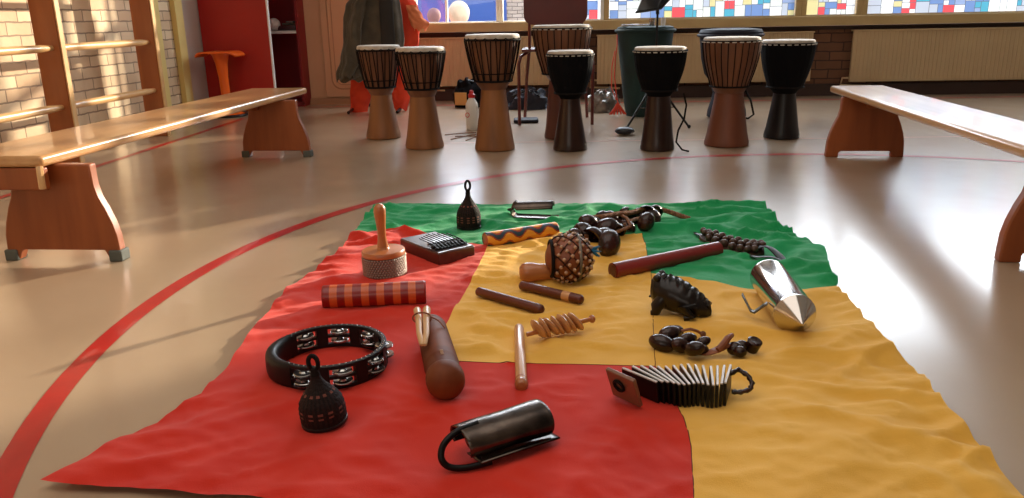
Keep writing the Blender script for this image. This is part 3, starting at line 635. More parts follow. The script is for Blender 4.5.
# ---- coats on a stand
q = P(362, 114); cx0 = W(372, 60, 6.2).x; cy0 = 6.47
t = thing('coat_stand', 'low black coat stand hidden under the hanging coats', 'coat stand', (cx0, cy0, 0))
MB().tube([(0, 0, .05), (0, 0, 1.25)], .012, 8).build('pole', M['black'], t)
MB().tube([(-.24, 0, 1.0), (0, 0, 1.06), (.3, 0, 1.0)], .01, 8).build('crossbar', M['black'], t)
for x_ in (-.2, .18):
    MB().tube([(0, 0, .05), (x_, -.1, .03), (x_, -.32, .012)], .012, 8).build('foot', M['black'], t)
def garment(name, label, rows, m, dep, folds, seed, cat='coat', yoff=0):
    # rows: (z, x_left, x_right)
    rows = sorted(rows)
    def xl(z, k):
        for a, b in zip(rows[:-1], rows[1:]):
            if a[0] <= z <= b[0]: f = (z-a[0])/(b[0]-a[0]); f = f*f*(3-2*f); return a[k]*(1-f)+b[k]*f
        return rows[0][k] if z < rows[0][0] else rows[-1][k]
    z0, z1 = rows[0][0], rows[-1][0]
    def fn(u, v):
        z = z0+(z1-z0)*v; l, r_ = xl(z, 1), xl(z, 2); c_ = (l+r_)/2; h = (r_-l)/2; a = TAU*u
        w_ = 1+.1*math.sin(folds*a+seed+2*noise.noise(Vector((u*3, v*2, seed))))*(1.2-.9*v)
        zz = z+(.012*math.sin(a*5+seed) if v < .03 else 0)
        y_ = dep*math.sin(a)*w_*(.75+.25*(1-v))
        return (c_+h*math.cos(a)*(1+.015*math.sin(folds*a+seed)), yoff+y_+.015*noise.noise(Vector((u*9, v*5, seed))), zz)
    return MB().grid(fn, 96, 40).build(name, m)
def zx(px, py, Y=6.15): p = W(px, py, Y); return p
def rowsof(lst, Y=6.15): return [(W(l, y, Y).z, W(l, y, Y).x, W(r, y, Y).x) for y, l, r in lst]
j = garment('hanging_coat', '', rowsof([(81, 337, 362), (74, 336, 376), (60, 340, 402), (40, 343, 404), (20, 343, 402), (6, 345, 400), (-5, 352, 398), (-18, 360, 392), (-24, 366, 386)]), M['olive'], .085, 9, 1.)
j.location = (0, 6.15, 0); tag(j, 'olive grey coat hanging over the orange garment, by the cream cupboard', 'coat')
o = garment('coat_sleeve', '', rowsof([(78, 338, 352), (60, 341, 358), (30, 345, 360), (6, 350, 364), (-4, 354, 366)], 6.0), M['olive'], .035, 5, 3.)
o.location = (0, 6.045, 0); o.parent = j; o.matrix_parent_inverse = Matrix(); o.location = (0, -.105, 0)
lp = MB(); lp.grid(lambda u, v: (W(378+14*u+4*v, -8+66*v, 6.05).x, -.09-.012*math.sin(PI*u), W(380, -8+66*v, 6.05).z), 8, 12).build('lapel', mat('coat lining', (44, 40, 38), .9), j, solid=.004)
g = garment('hanging_garment', '', rowsof([(82, 350, 412), (60, 352, 415), (40, 356, 418), (20, 360, 420), (8, 362, 417), (-6, 366, 408), (-14, 372, 400)], 6.3), M['orangecloth'], .07, 8, 2.)
g.location = (0, 6.34, 0); tag(g, 'orange-red garment hanging under the olive coat nearly to the floor', 'coat')
for rws, lab in (([(114, 350, 367), (95, 350, 370), (76, 350, 374)], 'leg_panel'), ([(110, 393, 407), (95, 392, 410), (76, 388, 412)], 'leg_panel')):
    o = garment(lab, '', rowsof(rws, 6.3), M['orangecloth'], .05, 4, 1.3); o.parent = g; o.location = (0, -.02, 0)
o = garment('sleeve', '', rowsof([(30, 414, 426), (24, 410, 429), (17, 408, 422), (5, 405, 416)], 6.25), mat('peach lining', (230, 130, 84), .8), .03, 4, 1.); o.parent = g; o.location = (0, -.06, 0)

# ================================================================= CLOTH
def poly(pts): return [P(*p).xy for p in pts]
def densify(pts, step=.02):
    out = []
    for a, b in zip(pts[:-1], pts[1:]):
        n = max(1, int((b-a).length/step)); out += [a+(b-a)*i/n for i in range(n)]
    return out+[pts[-1]]
def wig(pts, amp, seed):
    out = [pts[0]]
    for i in range(1, len(pts)-1):
        t_ = (pts[i+1]-pts[i-1]).normalized(); n_ = Vector((-t_.y, t_.x)); p = pts[i]
        out.append(p+n_*amp*(noise.noise(Vector((p.x*7, p.y*7, seed)))+.5*noise.noise(Vector((p.x*19, p.y*19, seed)))))
    return out+[pts[-1]]
def edge(pts, amp=.006, seed=0): return wig(densify(poly(pts)), amp, seed)
bl = [(377, 205), (460, 207), (560, 206), (660, 207), (761, 204)]
rg_ = [(761, 204), (776, 222), (797, 240), (822, 256), (830, 270), (832, 280), (836, 290)]
ry_ = [(836, 290), (848, 306), (862, 326), (880, 343), (897, 358), (921, 381), (945, 411), (972, 442), (1020, 498), (1045, 522)]
bot = [(1045, 522), (900, 533), (694, 528)]
bot2 = [(694, 528), (450, 518), (250, 503), (130, 494), (42, 489.5)]
lr = [(42, 489.5), (110, 451), (158, 426), (201, 399), (225, 372), (252, 335), (287, 293), (318, 270), (338, 256), (354, 237)]
lg = [(354, 237), (364, 222), (377, 205)]
E1 = [(354, 237), (385, 232), (420, 236), (455, 243), (489, 248)]          # green / red
E2 = [(489, 248), (520, 241), (556, 238), (600, 238), (642, 237)]          # green / yellow left
E3 = [(642, 237), (646, 252), (651, 277)]                                   # seam upper (green to its right)
E4 = [(651, 277), (690, 284), (740, 290), (790, 291), (836, 290)]          # green / yellow right
E5 = [(651, 277), (653, 320), (655, 368)]                                   # seam lower (yellow left / yellow right)
E6 = [(489, 248), (474, 280), (458, 306), (445, 328), (443, 345), (438, 362)]   # red / yellow left
E7 = [(438, 362), (500, 365), (570, 366), (655, 368)]                       # yellow left / red
E8 = [(655, 368), (672, 395), (683, 420), (691, 452), (693, 490), (694, 528)]
EE = {k: edge(v, a, i) for i, (k, v, a) in enumerate([('bl', bl, .008), ('rg', rg_, .012), ('ry', ry_, .008), ('bot', bot, .003), ('bot2', bot2, .004), ('lr', lr, .006), ('lg', lg, .004),
      ('E1', E1, .004), ('E2', E2, .002), ('E3', E3, .001), ('E4', E4, .005), ('E5', E5, .002), ('E6', E6, .002), ('E7', E7, .001), ('E8', E8, .001)])}
def loop(*ks):
    out = []
    for k in ks:
        e = EE[k.strip('-')]; e = e[::-1] if k[0] == '-' else e
        out += e[:-1]
    return out
PAN = {'green_panel': loop('bl', 'rg', '-E4', '-E3', '-E2', '-E1', 'lg'),
       'yellow_panel': loop('E2', 'E3', 'E5', '-E7', '-E6'),
       'wide_yellow_panel': loop('E4', 'ry', 'bot', '-E8', '-E5'),
       'red_panel': loop('E1', 'E6', 'E7', 'E8', 'bot2', 'lr')}
def inside(p, pl):
    x, y = p; c = False; n = len(pl)
    for i in range(n):
        a, b = pl[i], pl[i-1]
        if (a.y > y) != (b.y > y) and x < (b.x-a.x)*(y-a.y)/(b.y-a.y)+a.x: c = not c
    return c
# discs under the instruments where the cloth is pressed flat: (px, py, radius m)
FLAT = [(480, 364, .05), (560, 366, .06), (600, 366, .06), (640, 367, .06), (468, 230, .05), (535, 216, .08), (500, 241, .05), (520, 237, .05), (545, 231, .05), (590, 240, .07), (620, 228, .07), (660, 215, .06), (568, 270, .08), (530, 268, .06), (437, 250, .1), (383, 268, .09),
        (335, 296, .06), (365, 295, .06), (395, 293, .06), (418, 291, .05), (490, 296, .05), (510, 302, .05), (535, 309, .05), (530, 290, .05), (555, 296, .05), (577, 301, .05), (620, 270, .05), (645, 265, .05), (670, 260, .05), (700, 253, .05),
        (715, 240, .07), (745, 250, .07), (770, 258, .06), (770, 285, .1), (790, 318, .1), (750, 305, .06), (680, 300, .09), (700, 308, .06), (670, 340, .07), (690, 352, .06), (720, 350, .06), (745, 348, .06),
        (329, 360, .17), (320, 420, .07), (430, 330, .08), (445, 370, .08), (520, 345, .05), (521, 375, .05), (545, 330, .06), (575, 328, .06), (470, 445, .08), (510, 435, .08), (445, 450, .06), (545, 425, .06),
        (630, 395, .08), (665, 395, .09), (700, 392, .09), (738, 392, .06)]
FL = [(P(x, y).x, P(x, y).y, r) for x, y, r in FLAT]
def ridge(x, y, ang, f, st, seed):
    c, s_ = math.cos(ang), math.sin(ang); u = (x*c+y*s_)*f/st; v = (-x*s_+y*c)*f
    w_ = .5*noise.noise(Vector((x*2.2, y*2.2, seed+7)))
    n_ = noise.noise(Vector((u+w_, v+w_*1.6, seed))); return (1-min(1, abs(n_)*3.2))**1.4
def chz(x, y, flat=True):
    wr_ = max(0, min(1, (x-.15)/.5))                       # towards the right edge: stronger folds
    wt = max(0, min(1, (y-2.25)/.25))                      # green strip
    wl = max(0, min(1, (-.35-x)/.3))
    wy = max(0, min(1, (x+.32)/.1))*max(0, min(1, (.25-x)/.15))*max(0, min(1, (y-1.5)/.1))*(1-wt)
    z = .0045
    K_ = 1.
    z += wt*(.016*ridge(x, y, R(160), 7, 3, 1)+(.008*ridge(x, y, R(20), 14, 3, 2)))*(1+.6*wr_)
    z += (1-wt)*wr_*(.016*ridge(x, y, R(-20), 6.5, 3.2, 3)+.010*ridge(x, y, R(15), 12, 3, 4)+.006*ridge(x, y, R(-60), 9, 2, 5))
    z += wy*(.010*ridge(x, y, R(4), 11, 4, 6)+.005*ridge(x, y, R(-12), 22, 3, 8))
    z += (1-wt)*(1-wr_)*(1-wy)*(.004*ridge(x, y, R(35), 9, 2, 9)+.003*ridge(x, y, R(-30), 20, 2, 10))
    z += wl*(1-wt)*.011*ridge(x, y, R(38), 9, 4, 11)
    z += wl*max(0, min(1, (y-1.7)/.4))*.009*ridge(x, y, R(28), 12, 4, 12)
    z = .0045+(z-.0045)*max(0, min(1, (3.03-y)/.1))
    z += (.0035*ridge(x, y, R(12), 26, 4, 21)+.0025*ridge(x, y, R(-35), 30, 3, 22))*(.35+.65*max(wt, wr_, wy))
    z += .0012*noise.noise(Vector((x*25, y*25, 3)))
    k = 1.
    if flat:
        for fx, fy, r in FL:
            d = (x-fx)**2+(y-fy)**2
            if d < (r*1.6)**2: q_ = max(0, min(1, (math.sqrt(d)/r-.75)/.85)); k = min(k, q_*q_*(3-2*q_))
    return .004+(z-.004)*k
pts = []; edges = []; idx = {}
def vid(p):
    k = (round(p.x, 5), round(p.y, 5))
    if k not in idx: idx[k] = len(pts); pts.append(Vector(k))
    return idx[k]
for e in EE.values():
    ids = [vid(p) for p in e]; edges += list(zip(ids[:-1], ids[1:]))
nb = len(pts); st = .0115
outer = loop('bl', 'rg', 'ry', 'bot', 'bot2', 'lr', 'lg')
near = {}
for i in range(nb): near.setdefault((int(pts[i].x//.02), int(pts[i].y//.02)), []).append(pts[i])
yy = .95; row = 0
while yy < 3.06:
    xx = -.86+(st/2 if row % 2 else 0)
    while xx < .86:
        p = Vector((xx, yy)); c = (int(xx//.02), int(yy//.02)); ok = inside(p, outer)
        if ok:
            for i in (-1, 0, 1):
                for j in (-1, 0, 1):
                    for q in near.get((c[0]+i, c[1]+j), ()):
                        if (q-p).length < st*.55: ok = False
        if ok: pts.append(p)
        xx += st
    yy += st*.87; row += 1
vo, eo, fo, *_ = delaunay_2d_cdt(pts, edges, [], 0, 1e-6)
buckets = {k: [] for k in PAN}
for f in fo:
    c = sum((vo[i] for i in f), Vector((0, 0)))/len(f)
    for k, pl in PAN.items():
        if inside(c, pl): buckets[k].append(f); break
HZ = [chz(v.x, v.y) for v in vo]
cloth = thing('ground_cloth', 'large red, yellow and green cloth spread on the floor under the instruments', 'cloth', (0, 0, 0))
for k, fs in buckets.items():
    mp = {}; vs = []; ff = []
    for f in fs:
        r_ = []
        for i in f:
            if i not in mp: mp[i] = len(vs); vs.append((vo[i].x, vo[i].y, HZ[i]))
            r_.append(mp[i])
        ff.append(r_)
    b_ = MB(); b_.add(vs, ff)
    b_.build(k, {'g': M['cgreen'], 'y': M['cyellow'], 'w': M['cyellow'], 'r': M['cred']}[k[0]], cloth, angle=80)
for k, m in (('E3', 'seam'), ('E5', 'seam'), ('E8', 'seam'), ('E7', 'seam')):
    b_ = MB(); e = EE[k]
    dd = densify(e, .006)
    b_.tube([(p.x, p.y, chz(p.x, p.y)+.0000) for p in dd], .0009, 5); b_.build('seam', M[m], cloth)

# ================================================================= INSTRUMENTS
CZ = .0052
def at(px, py, z=0.): p = P(px, py, CZ+z); return Vector((p.x, p.y, CZ))
def span(p, q, z):                       # two photo points at height z above the cloth -> base, yaw, length
    a = P(*p, CZ+z); b = P(*q, CZ+z); d = b-a; return Vector(((a.x+b.x)/2, (a.y+b.y)/2, CZ)), math.atan2(d.y, d.x), d.length
RX = Matrix.Rotation(R(90), 4, 'Y')      # lathe axis Z -> X
def Xm(x, z): return Matrix.Translation((x, 0, z)) @ RX

def caxixi(px, py, wpx, toppy, label, lean=0.):
    c = at(px, py); s_ = S(px, py, .05); r = wpx*s_/2; H = .98*(py-toppy)*s_
    c.y += r*.8
    t = thing('caxixi_shaker', label, 'shaker', c, .3)
    k = H
    pr = [(r*.86, .0), (r*.97, .004), (r, .12*k), (r*1., .24*k), (r*.93, .34*k), (r*.76, .43*k), (r*.54, .51*k), (r*.35, .58*k), (r*.23, .65*k), (r*.17, .72*k), (r*.15, .8*k)]
    ring = []; 
    # resample
    prof = []
    for a, b in zip(pr[:-1], pr[1:]):
        n = max(1, int((b[1]-a[1])/.0035)); prof += [(a[0]+(b[0]-a[0])*i/n, a[1]+(b[1]-a[1])*i/n) for i in range(n)]
    prof.append(pr[-1]); prof = [(q[0]*(1+(.03 if i % 2 else 0)), q[1]) for i, q in enumerate(prof)]
    def cf(z, u):
        v = z/k; g = int(u*56) % 2
        if .14 < v < .165 or .19 < v < .215 or .24 < v < .265 or .42 < v < .44 or .465 < v < .485: return lin(122, 70, 58) if ((u*13) % 1 < .45) else lin(30, 17, 14)
        return lin(36, 20, 16) if g else lin(22, 13, 12)
    MB().lathe(prof, 56, colf=cf).build('basket_body', M['weave'], t, angle=70)
    MB().lathe([(r*.9, -.0005), (r*1.02, .002), (r*1.02, .007), (r*.9, .01)], 36).build('base_disc', M['drumblack'], t)
    lp = [(.0085*math.sin(TAU*i/20), 0, .87*k+.1*k*-math.cos(TAU*i/20)*1.0) for i in range(20)]
    b_ = MB(); b_.tube(lp, .0042, 8, True); b_.tube([(0, 0, .7*k), (0, 0, .79*k)], [r*.22, .007], 10); b_.build('loop_handle', M['rope'], t)
    return t
caxixi(468, 230, 26, 176, 'dark woven basket shaker standing upright on the green cloth strip')
caxixi(320, 431, 49, 347, 'dark woven basket shaker with reddish band in front of the black tambourine').rotation_euler = (R(2), R(-5), 0)

# metal bells of folded sheet
def folded_bell(p, q, r, label, yaw_add=0., small=False):
    c, yaw, L = span(p, q, r); t = thing('iron_bell', label, 'bell', c, yaw+yaw_add)
    def shell(u, v):                     # u along axis, v around the C section
        a0, a1 = R(-62), R(205); a = a0+(a1-a0)*v; tp = .82+.22*u
        x = (u-.5)*L - (.018*math.sin(PI*v) if u < .08 else 0)
        rr = r*tp*(1+.03*noise.noise(Vector((u*4, v*4, r*50))))
        return (x, -rr*1.15*math.cos(a)*1.0, r+rr*.92*math.sin(a))
    return t, L, shell
t, L, sh = folded_bell((462, 442), (540, 418), .031, 'black folded iron bell with ring handle at the front of the red cloth')
def shell(u, v):
    a = R(-35)+(R(250))*v*1.0; tp = .95+.1*u; rx = .038*tp; rz_ = .026*tp
    x = (u-.5)*L+(.006*math.sin(PI*v))*(1 if u > .5 else -1)
    n_ = 1+.03*noise.noise(Vector((u*4, v*4, 2)))
    return (x, -rx*math.cos(a)*n_, .032+rz_*math.sin(a)*n_)
MB().grid(shell, 30, 30).build('folded_sheet', M['iron'], t, solid=.0028)
MB().grid(lambda u, v: ((u-.5)*L*1.0+.01, -.047+.05*v-.008*math.sin(PI*u)*(1-v), .006+.014*(1-v)*u*0+.006*math.sin(PI*u)*(1-v)+.006*(1-v)), 24, 8).build('lower_lip', M['iron'], t, solid=.0028)
ex = -L/2
L_ = L
MB().lathe([(1e-4, -.002), (.018, 0), (.024, .004), (.023, .01)], 28, M=Matrix.Translation((ex+.014, 0, .032)) @ RX, sy=1.2).build('end_plate', M['ironblack'], t)
MB().tube(smooth([(ex+.03, .0, .056), (ex-.012, -.004, .054), (ex-.038, -.01, .042), (ex-.046, -.018, .024), (ex-.036, -.026, .01), (ex-.01, -.036, .006), (ex+.03, -.044, .008)]), .0055, 10).build('ring_handle', M['ironblack'], t)
# back bell: sheet folded like a U, open to the right
c, yaw, L = span((517, 219), (556, 219), .0)
t = thing('iron_bell', 'small bronze-grey folded iron bell at the back edge of the green cloth', 'bell', Vector((c.x, c.y-.0, CZ)), -.12)
def ush(u, v):                           # v along the folded path, u across the sheet
    yv = -.028*math.cos(PI*u); bulge = .024*math.sin(PI*u)
    if v < .42: f = v/.42; x = .062-.13*f+(.03 if 0 else 0); return (x, yv, .036+.008*(1-f)+bulge)
    if v < .58: a = PI*(v-.42)/.16; q_ = (1+math.cos(a))/2; return (-.068-.02*math.sin(a), yv, .012+.032*q_+bulge*(q_*1.3-.3))
    f = (v-.58)/.42; return (-.068+.145*f, yv, .012-bulge*.3-.002*f)
MB().grid(ush, 16, 48).build('folded_sheet', M['iron'], t, solid=.0025)
MB().tube(smooth([(-.08, -.02, .04), (-.1, -.005, .034), (-.1, .015, .026), (-.08, .02, .022)]), .004, 8).build('ring_handle', M['ironblack'], t)

# wavy painted tube
r = .024; c, yaw, L = span((485, 240), (556, 229), r)
t = thing('rain_stick', 'short yellow tube painted with blue and red waves', 'rain stick', c, yaw)
def wavec(z, u):
    if u < 0: return lin(196, 122, 66)
    a = (u*TAU+PI*.5) % TAU; s_ = (u-.5)*1.0; w_ = .075*math.sin(z*TAU/.072)
    q_ = (u+.1+w_) % .333
    if q_ < .1: return lin(44, 66, 82)
    if q_ < .135: return lin(150, 50, 26)
    if q_ > .29: return lin(168, 66, 34)
    return lin(226, 152, 46)
prof = [(r*.93, -L/2), (r, -L/2+.003)]+[(r, -L/2+.003+(L-.006)*i/60) for i in range(1, 60)]+[(r, L/2-.003), (r*.93, L/2)]
MB().lathe(prof, 72, Xm(0, r), colf=wavec, cap=False).build('painted_tube', M['attr'], t)
for sx in (-1, 1): MB().lathe([(1e-4, 0), (r*.8, .0), (r*.94, -.002)], 32, Xm(sx*(L/2-.001), r) if sx > 0 else Matrix.Translation((-L/2+.001, 0, r)) @ Matrix.Rotation(R(-90), 4, 'Y')).build('end_cap', M['orangewood'], t)
# striped tube
r = .0295; c, yaw, L = span((323, 297), (426, 292), r)
t = thing('rain_stick', 'red tube with orange stripes lying behind the tambourine', 'rain stick', c, yaw)
def strc(z, u):
    if u < 0: return lin(120, 20, 14)
    f = (z/L+.5); k = (f-.07)/.152
    return lin(204, 92, 38) if (k > -.1 and (k % 1) < .5 and f < .97) else lin(136, 20, 14)
prof = [(r*.94, -L/2), (r, -L/2+.003)]+[(r, -L/2+.003+(L-.006)*i/80) for i in range(1, 80)]+[(r, L/2-.003), (r*.94, L/2)]
MB().lathe(prof, 40, Xm(0, r), colf=strc).build('striped_tube', M['attr'], t)

# cabasa
c = at(383, 280); s_ = S(383, 270); r = 22*s_; r *= .96; c.x -= .004; t = thing('cabasa', 'steel-beaded cabasa standing on end with an orange wooden handle', 'shaker', Vector((c.x, c.y+r*.85, CZ)), 0)
MB().lathe([(r*.9, 0), (r*.94, .004), (r*.94, .056), (r*.9, .058)], 48).build('drum_core', M['steel'], t)
bd = MB()
for j in range(8):
    for k in range(44):
        a = TAU*(k+.5*(j % 2))/44; z = .0075+j*.0066
        bd.ball((r*.955*math.cos(a), r*.955*math.sin(a), z), .0042, n=6, m=4)
bd.build('bead_chain', mat('steel beads', (150, 140, 130), .28, .9), t, angle=180)
MB().lathe([(r*.95, .058), (r*.99, .06), (r*.99, .071), (r*.95, .074), (r*.3, .076), (r*.26, .08)], 48).build('wooden_top', M['orangewood'], t)
H0 = .076; hp = MB().lathe([(.0165, H0), (.0145, H0+.014), (.0118, H0+.035), (.0128, H0+.065), (.0158, H0+.092), (.017, H0+.108), (.0155, H0+.119), (.01, H0+.127), (1e-4, H0+.13)], 28, cap=False)
hp.build('handle', M['orangewood'], t); t.rotation_euler = (0, R(-1.5), 0)

# kalimba
kz = .036
A = P(398, 238, CZ+kz); B = P(436.5, 253, CZ+kz); C_ = P(477, 247, CZ+kz); Lk = (B-A).length; Wk = (C_-B).length; yk = math.atan2((B-A).y, (B-A).x)
ctr = (A+C_)/2; t = thing('kalimba', 'dark wooden thumb piano with grey top beside the cabasa', 'thumb piano', (ctr.x, ctr.y, CZ), yk)
MB().box((0, 0, kz/2), (Lk, Wk, kz)).build('sound_box', M['darkbox'], t, bevel=.003)
MB().box((-.0, 0, kz+.001), (Lk*.97, Wk*.97, .003)).build('sound_board', M['darktop'], t, bevel=.001)
b_ = MB(); b_.box((Lk*.27, 0, kz+.007), (.012, Wk*.86, .011)); b_.build('bridge', M['black'], t, bevel=.002)
MB().tube([(Lk*.18, -Wk*.43, kz+.011), (Lk*.18, Wk*.43, kz+.011)], .0035, 8).build('bridge', M['steel'], t)
MB().tube([(Lk*.36, -Wk*.43, kz+.006), (Lk*.36, Wk*.43, kz+.006)], .004, 8).build('bridge', M['ironblack'], t)
for k in range(9):
    yv = (k-4)*Wk*.095; ln = .62-.035*abs(k-4)
    MB().tube([(Lk*.4, yv, kz+.006), (Lk*.27, yv, kz+.014), (Lk*.18, yv, kz+.0155), (Lk*(.4-ln), yv, kz+.013+.004)], .0018, 6, flat=1.).build('tine', M['ironblack'], t)

# claves and sticks
def stick(name, p, q, r, m, label, cat, band=None, group=None, extra=None):
    c, yaw, L = span(p, q, r); t = thing(name, label, cat, c, yaw)
    pr = [(1e-4, -L/2), (r*.6, -L/2+.001), (r*.9, -L/2+.005), (r, -L/2+.012)] + [(r, L/2-.012), (r*.9, L/2-.005), (r*.6, L/2-.001), (1e-4, L/2)]
    MB().lathe(pr, 24, Xm(0, r), cap=False).build('rod', m, t)
    if band: MB().lathe([(r*1.01, L*band[0]), (r*1.03, L*band[0]+.001), (r*1.03, L*band[1]-.001), (r*1.01, L*band[1])], 24, Xm(0, r), cap=False).build('light_band', M['tan'], t)
    return t, L
stick('clave', (477, 291), (543, 310), .0125, M['claves'], 'plain dark rosewood clave nearest the tan beater', 'claves')
stick('clave', (520, 285), (583, 300), .0125, M['claves'], 'dark clave with a light band near one end', 'claves', (.2, .32))
t, L = stick('wooden_beater', (519, 327), (521.5, 386), .0115, M['tan'], 'pale tan wooden beater lying across the cloth seam', 'beater')
MB().lathe([(.0118, 0), (.0128, .003), (.0118, .006)], 20, Xm(L/2-.03, .0115)).build('collar_ring', M['orangewood'], t)
MB().lathe([(.011, 0), (.0132, .006), (.0132, .014), (.009, .021), (1e-4, .023)], 20, Xm(L/2-.018, .0115), cap=False).build('end_knob', M['orangewood'], t)

# red half-round slit stick
r = .0225; c, yaw, L = span((613, 271), (718, 249), r)
t = thing('slit_stick', 'long dark red wooden slit tube lying half on the green cloth', 'tube', c, yaw)
def redp(u, v):
    a = TAU*v; g = .0; d = abs(((a-R(-70)+PI) % TAU)-PI)
    rr = r*(1-(.18 if d < .12 else 0)); return ((u-.5)*L, rr*math.cos(a), r+rr*math.sin(a))
b_ = MB(); b_.grid(redp, 8, 60); b_.lathe([(r*.99, L/2), (1e-4, L/2+.001)], 48, Xm(0, r), cap=False); b_.lathe([(r*.99, -L/2), (1e-4, -L/2-.001)], 48, Xm(0, r), cap=False); b_.build('slit_tube', M['redwood'], t)
for sx in (-1, 1): MB().lathe([(r*.8, 0), (r*.78, .002), (1e-4, .0022)], 32, Xm(sx*(L/2+.0005)-(.0022 if sx < 0 else 0), r)).build('end_cap', M['claves'], t)

# beaded gourd rattle (shekere)
s_ = S(569, 262, .05); r = 24.5*s_; c = at(569, 287); cy_ = c.y+r*.7
t = thing('beaded_rattle', 'round gourd rattle netted with pale beads and a blue tuft', 'rattle', (c.x, cy_, CZ), R(8))
MB().ball((0, 0, r), r*.97, (1, .95, 1), n=36, m=24).build('gourd_ball', M['gourd'], t)
bd = MB(); nt_ = MB(); n = 130
for k in range(n):
    z = 1-2*(k+.5)/n; a = k*2.39996
    if abs(z) < .97:
        q_ = math.sqrt(1-z*z); d = Vector((z, q_*math.cos(a), q_*math.sin(a)))
        if d.x < -.62: continue
        bd.ball((d.x*r, d.y*r*.96, r+d.z*r), .0052, (1, 1, 1), n=8, m=6)
bd.build('bead_net', M['bead'], t)
for k in range(9):
    a0 = TAU*k/9
    for sg in (-1, 1):
        pp = []
        for i in range(15):
            f = -.7+1.6*i/14; q_ = math.sqrt(max(0, 1-f*f)); a = a0+sg*f*1.2; pp.append((f*r*1.005, q_*r*.965*math.cos(a), r+q_*r*1.005*math.sin(a)))
        nt_.tube(pp, .0013, 4)
nt_.build('thread_net', M['rope'], t)
MB().tube([(-.72*r, .7*r*math.cos(TAU*k/28), r+.71*r*math.sin(TAU*k/28)) for k in range(28)], .005, 8, True).build('rope_collar', M['rope'], t)
MB().tube([(.35*r+.0, .93*r*math.cos(TAU*k/28), r+.95*r*math.sin(TAU*k/28)) for k in range(28)], .004, 6, True).build('silver_cord', M['silverbag'], t)
ft = MB()
for k in range(26):
    a = rnd.uniform(0, TAU); e = rnd.uniform(0, 1); b0 = Vector((r*.86, -.01, r*1.3)); d = Vector((.6+.4*rnd.random(), math.cos(a)*.5, math.sin(a)*.6)).normalized()
    ft.tube([b0, b0+d*.012, b0+d*(.02+.012*e)+Vector((0, 0, -.004))], [.0022, .0028, .0005], 5)
ft.build('feather_tuft', M['bluefeather'], t)
hl = P(518, 270, CZ+.03); dx_ = (hl.x-c.x)
hm = MB().lathe([(1e-4, -.0), (.016, .002), (.024, .009), (.0275, .02), (.027, .035), (.023, .055), (.021, .085), (.022, .12)], 28, M=Matrix.Translation((-r*2.0, .01, .0275)) @ RX, cap=False)
hm.build('gourd_handle', M['orangewood'], t)

# nut shell rattle on braided rope
def nut(b_, c, sz_, rot):                # open half shell
    vs = []
    def f(u, v):
        a = TAU*u; e = PI/2*v; return Vector((sz_*1.25*math.cos(a)*math.cos(e), sz_*math.sin(a)*math.cos(e), sz_*1.0*math.sin(e)))
    Mx = Matrix.Translation(c) @ rot.to_matrix().to_4x4()
    o = b_.M; b_.M = Mx; b_.grid(f, 16, 7); b_.grid(lambda u, v: f(u, v)*.82, 16, 7)
    b_.add([f(k/16, 0) for k in range(17)]+[f(k/16, 0)*.82 for k in range(17)], [(k, k+1, 18+k, 17+k) for k in range(16)]); b_.M = o
def braid(path, r, m, par, name='braided_rope', tw=60):
    pts_ = [Vector(p) for p in path]; dense = []
    for a, b in zip(pts_[:-1], pts_[1:]):
        n_ = max(2, int((b-a).length/.004)); dense += [a+(b-a)*i/n_ for i in range(n_)]
    dense.append(pts_[-1])
    for _ in range(6): dense = [dense[0]]+[(dense[i-1]+dense[i]*2+dense[i+1])/4 for i in range(1, len(dense)-1)]+[dense[-1]]
    b_ = MB()
    for ph in (0, TAU/3, 2*TAU/3):
        q_ = []
        for i, p in enumerate(dense):
            tg = (dense[min(i+1, len(dense)-1)]-dense[max(i-1, 0)]).normalized(); n1 = tg.cross(Vector((0, 0, 1))); n1 = n1.normalized() if n1.length > 1e-4 else Vector((1, 0, 0)); n2 = tg.cross(n1)
            a = i*.75+ph; q_.append(p+(n1*math.cos(a)+n2*math.sin(a))*r*.5)
        b_.tube(q_, r*.62, 6)
    return b_.build(name, m, par)
c0 = at(605, 234); t = thing('nut_rattle', 'bunch of large dark nut shells on a braided rope behind the beaded gourd', 'rattle', c0)
def loc(px, py, z): p = P(px, py, CZ+z); return (p.x-c0.x, p.y-c0.y, z)
from mathutils import Euler, Quaternion
nuts = [(577, 239, 1.1), (583, 231, 1.0), (592, 240, 1.35), (604, 238, 1.2), (608, 243, 1.2), (597, 226, 1.0), (606, 229, 1.2), (588, 222, .9), (615, 232, 1.), (619, 222, 1.), (611, 219, .9), (626, 227, .9), (632, 219, .9), (602, 219, .9), (625, 214, .8), (640, 216, .9), (646, 221, .9), (652, 217, 1.0), (655, 212, .9), (647, 211, .8)]
for i, (x, y, k) in enumerate(nuts):
    z = .012+.02*(i % 3 == 1)+(.014 if i in (5, 6, 7) else 0); b_ = MB(); nut(b_, loc(x, y+1, z+.006), .031*k, Euler((rnd.uniform(-1.2, 1.2), rnd.uniform(-1.2, 1.2), rnd.uniform(0, 6)))); b_.build('nut_shell', M['nut'], t)
braid([loc(586, 238, .03), loc(585, 226, .05), loc(590, 218, .06), loc(603, 217, .062), loc(617, 214, .058), (loc(630, 213, .05)), loc(641, 210, .045), loc(655, 208, .03), loc(670, 212, .02), loc(690, 219, .006)], .0085, M['braid'], t)
braid([loc(611, 234, .03), loc(622, 230, .045), loc(631, 226, .04), loc(627, 218, .05), loc(616, 213, .05)], .005, M['braid'], t)
braid([loc(640, 218, .03), loc(630, 221, .04), loc(622, 227, .03)], .006, M['braid'], t)

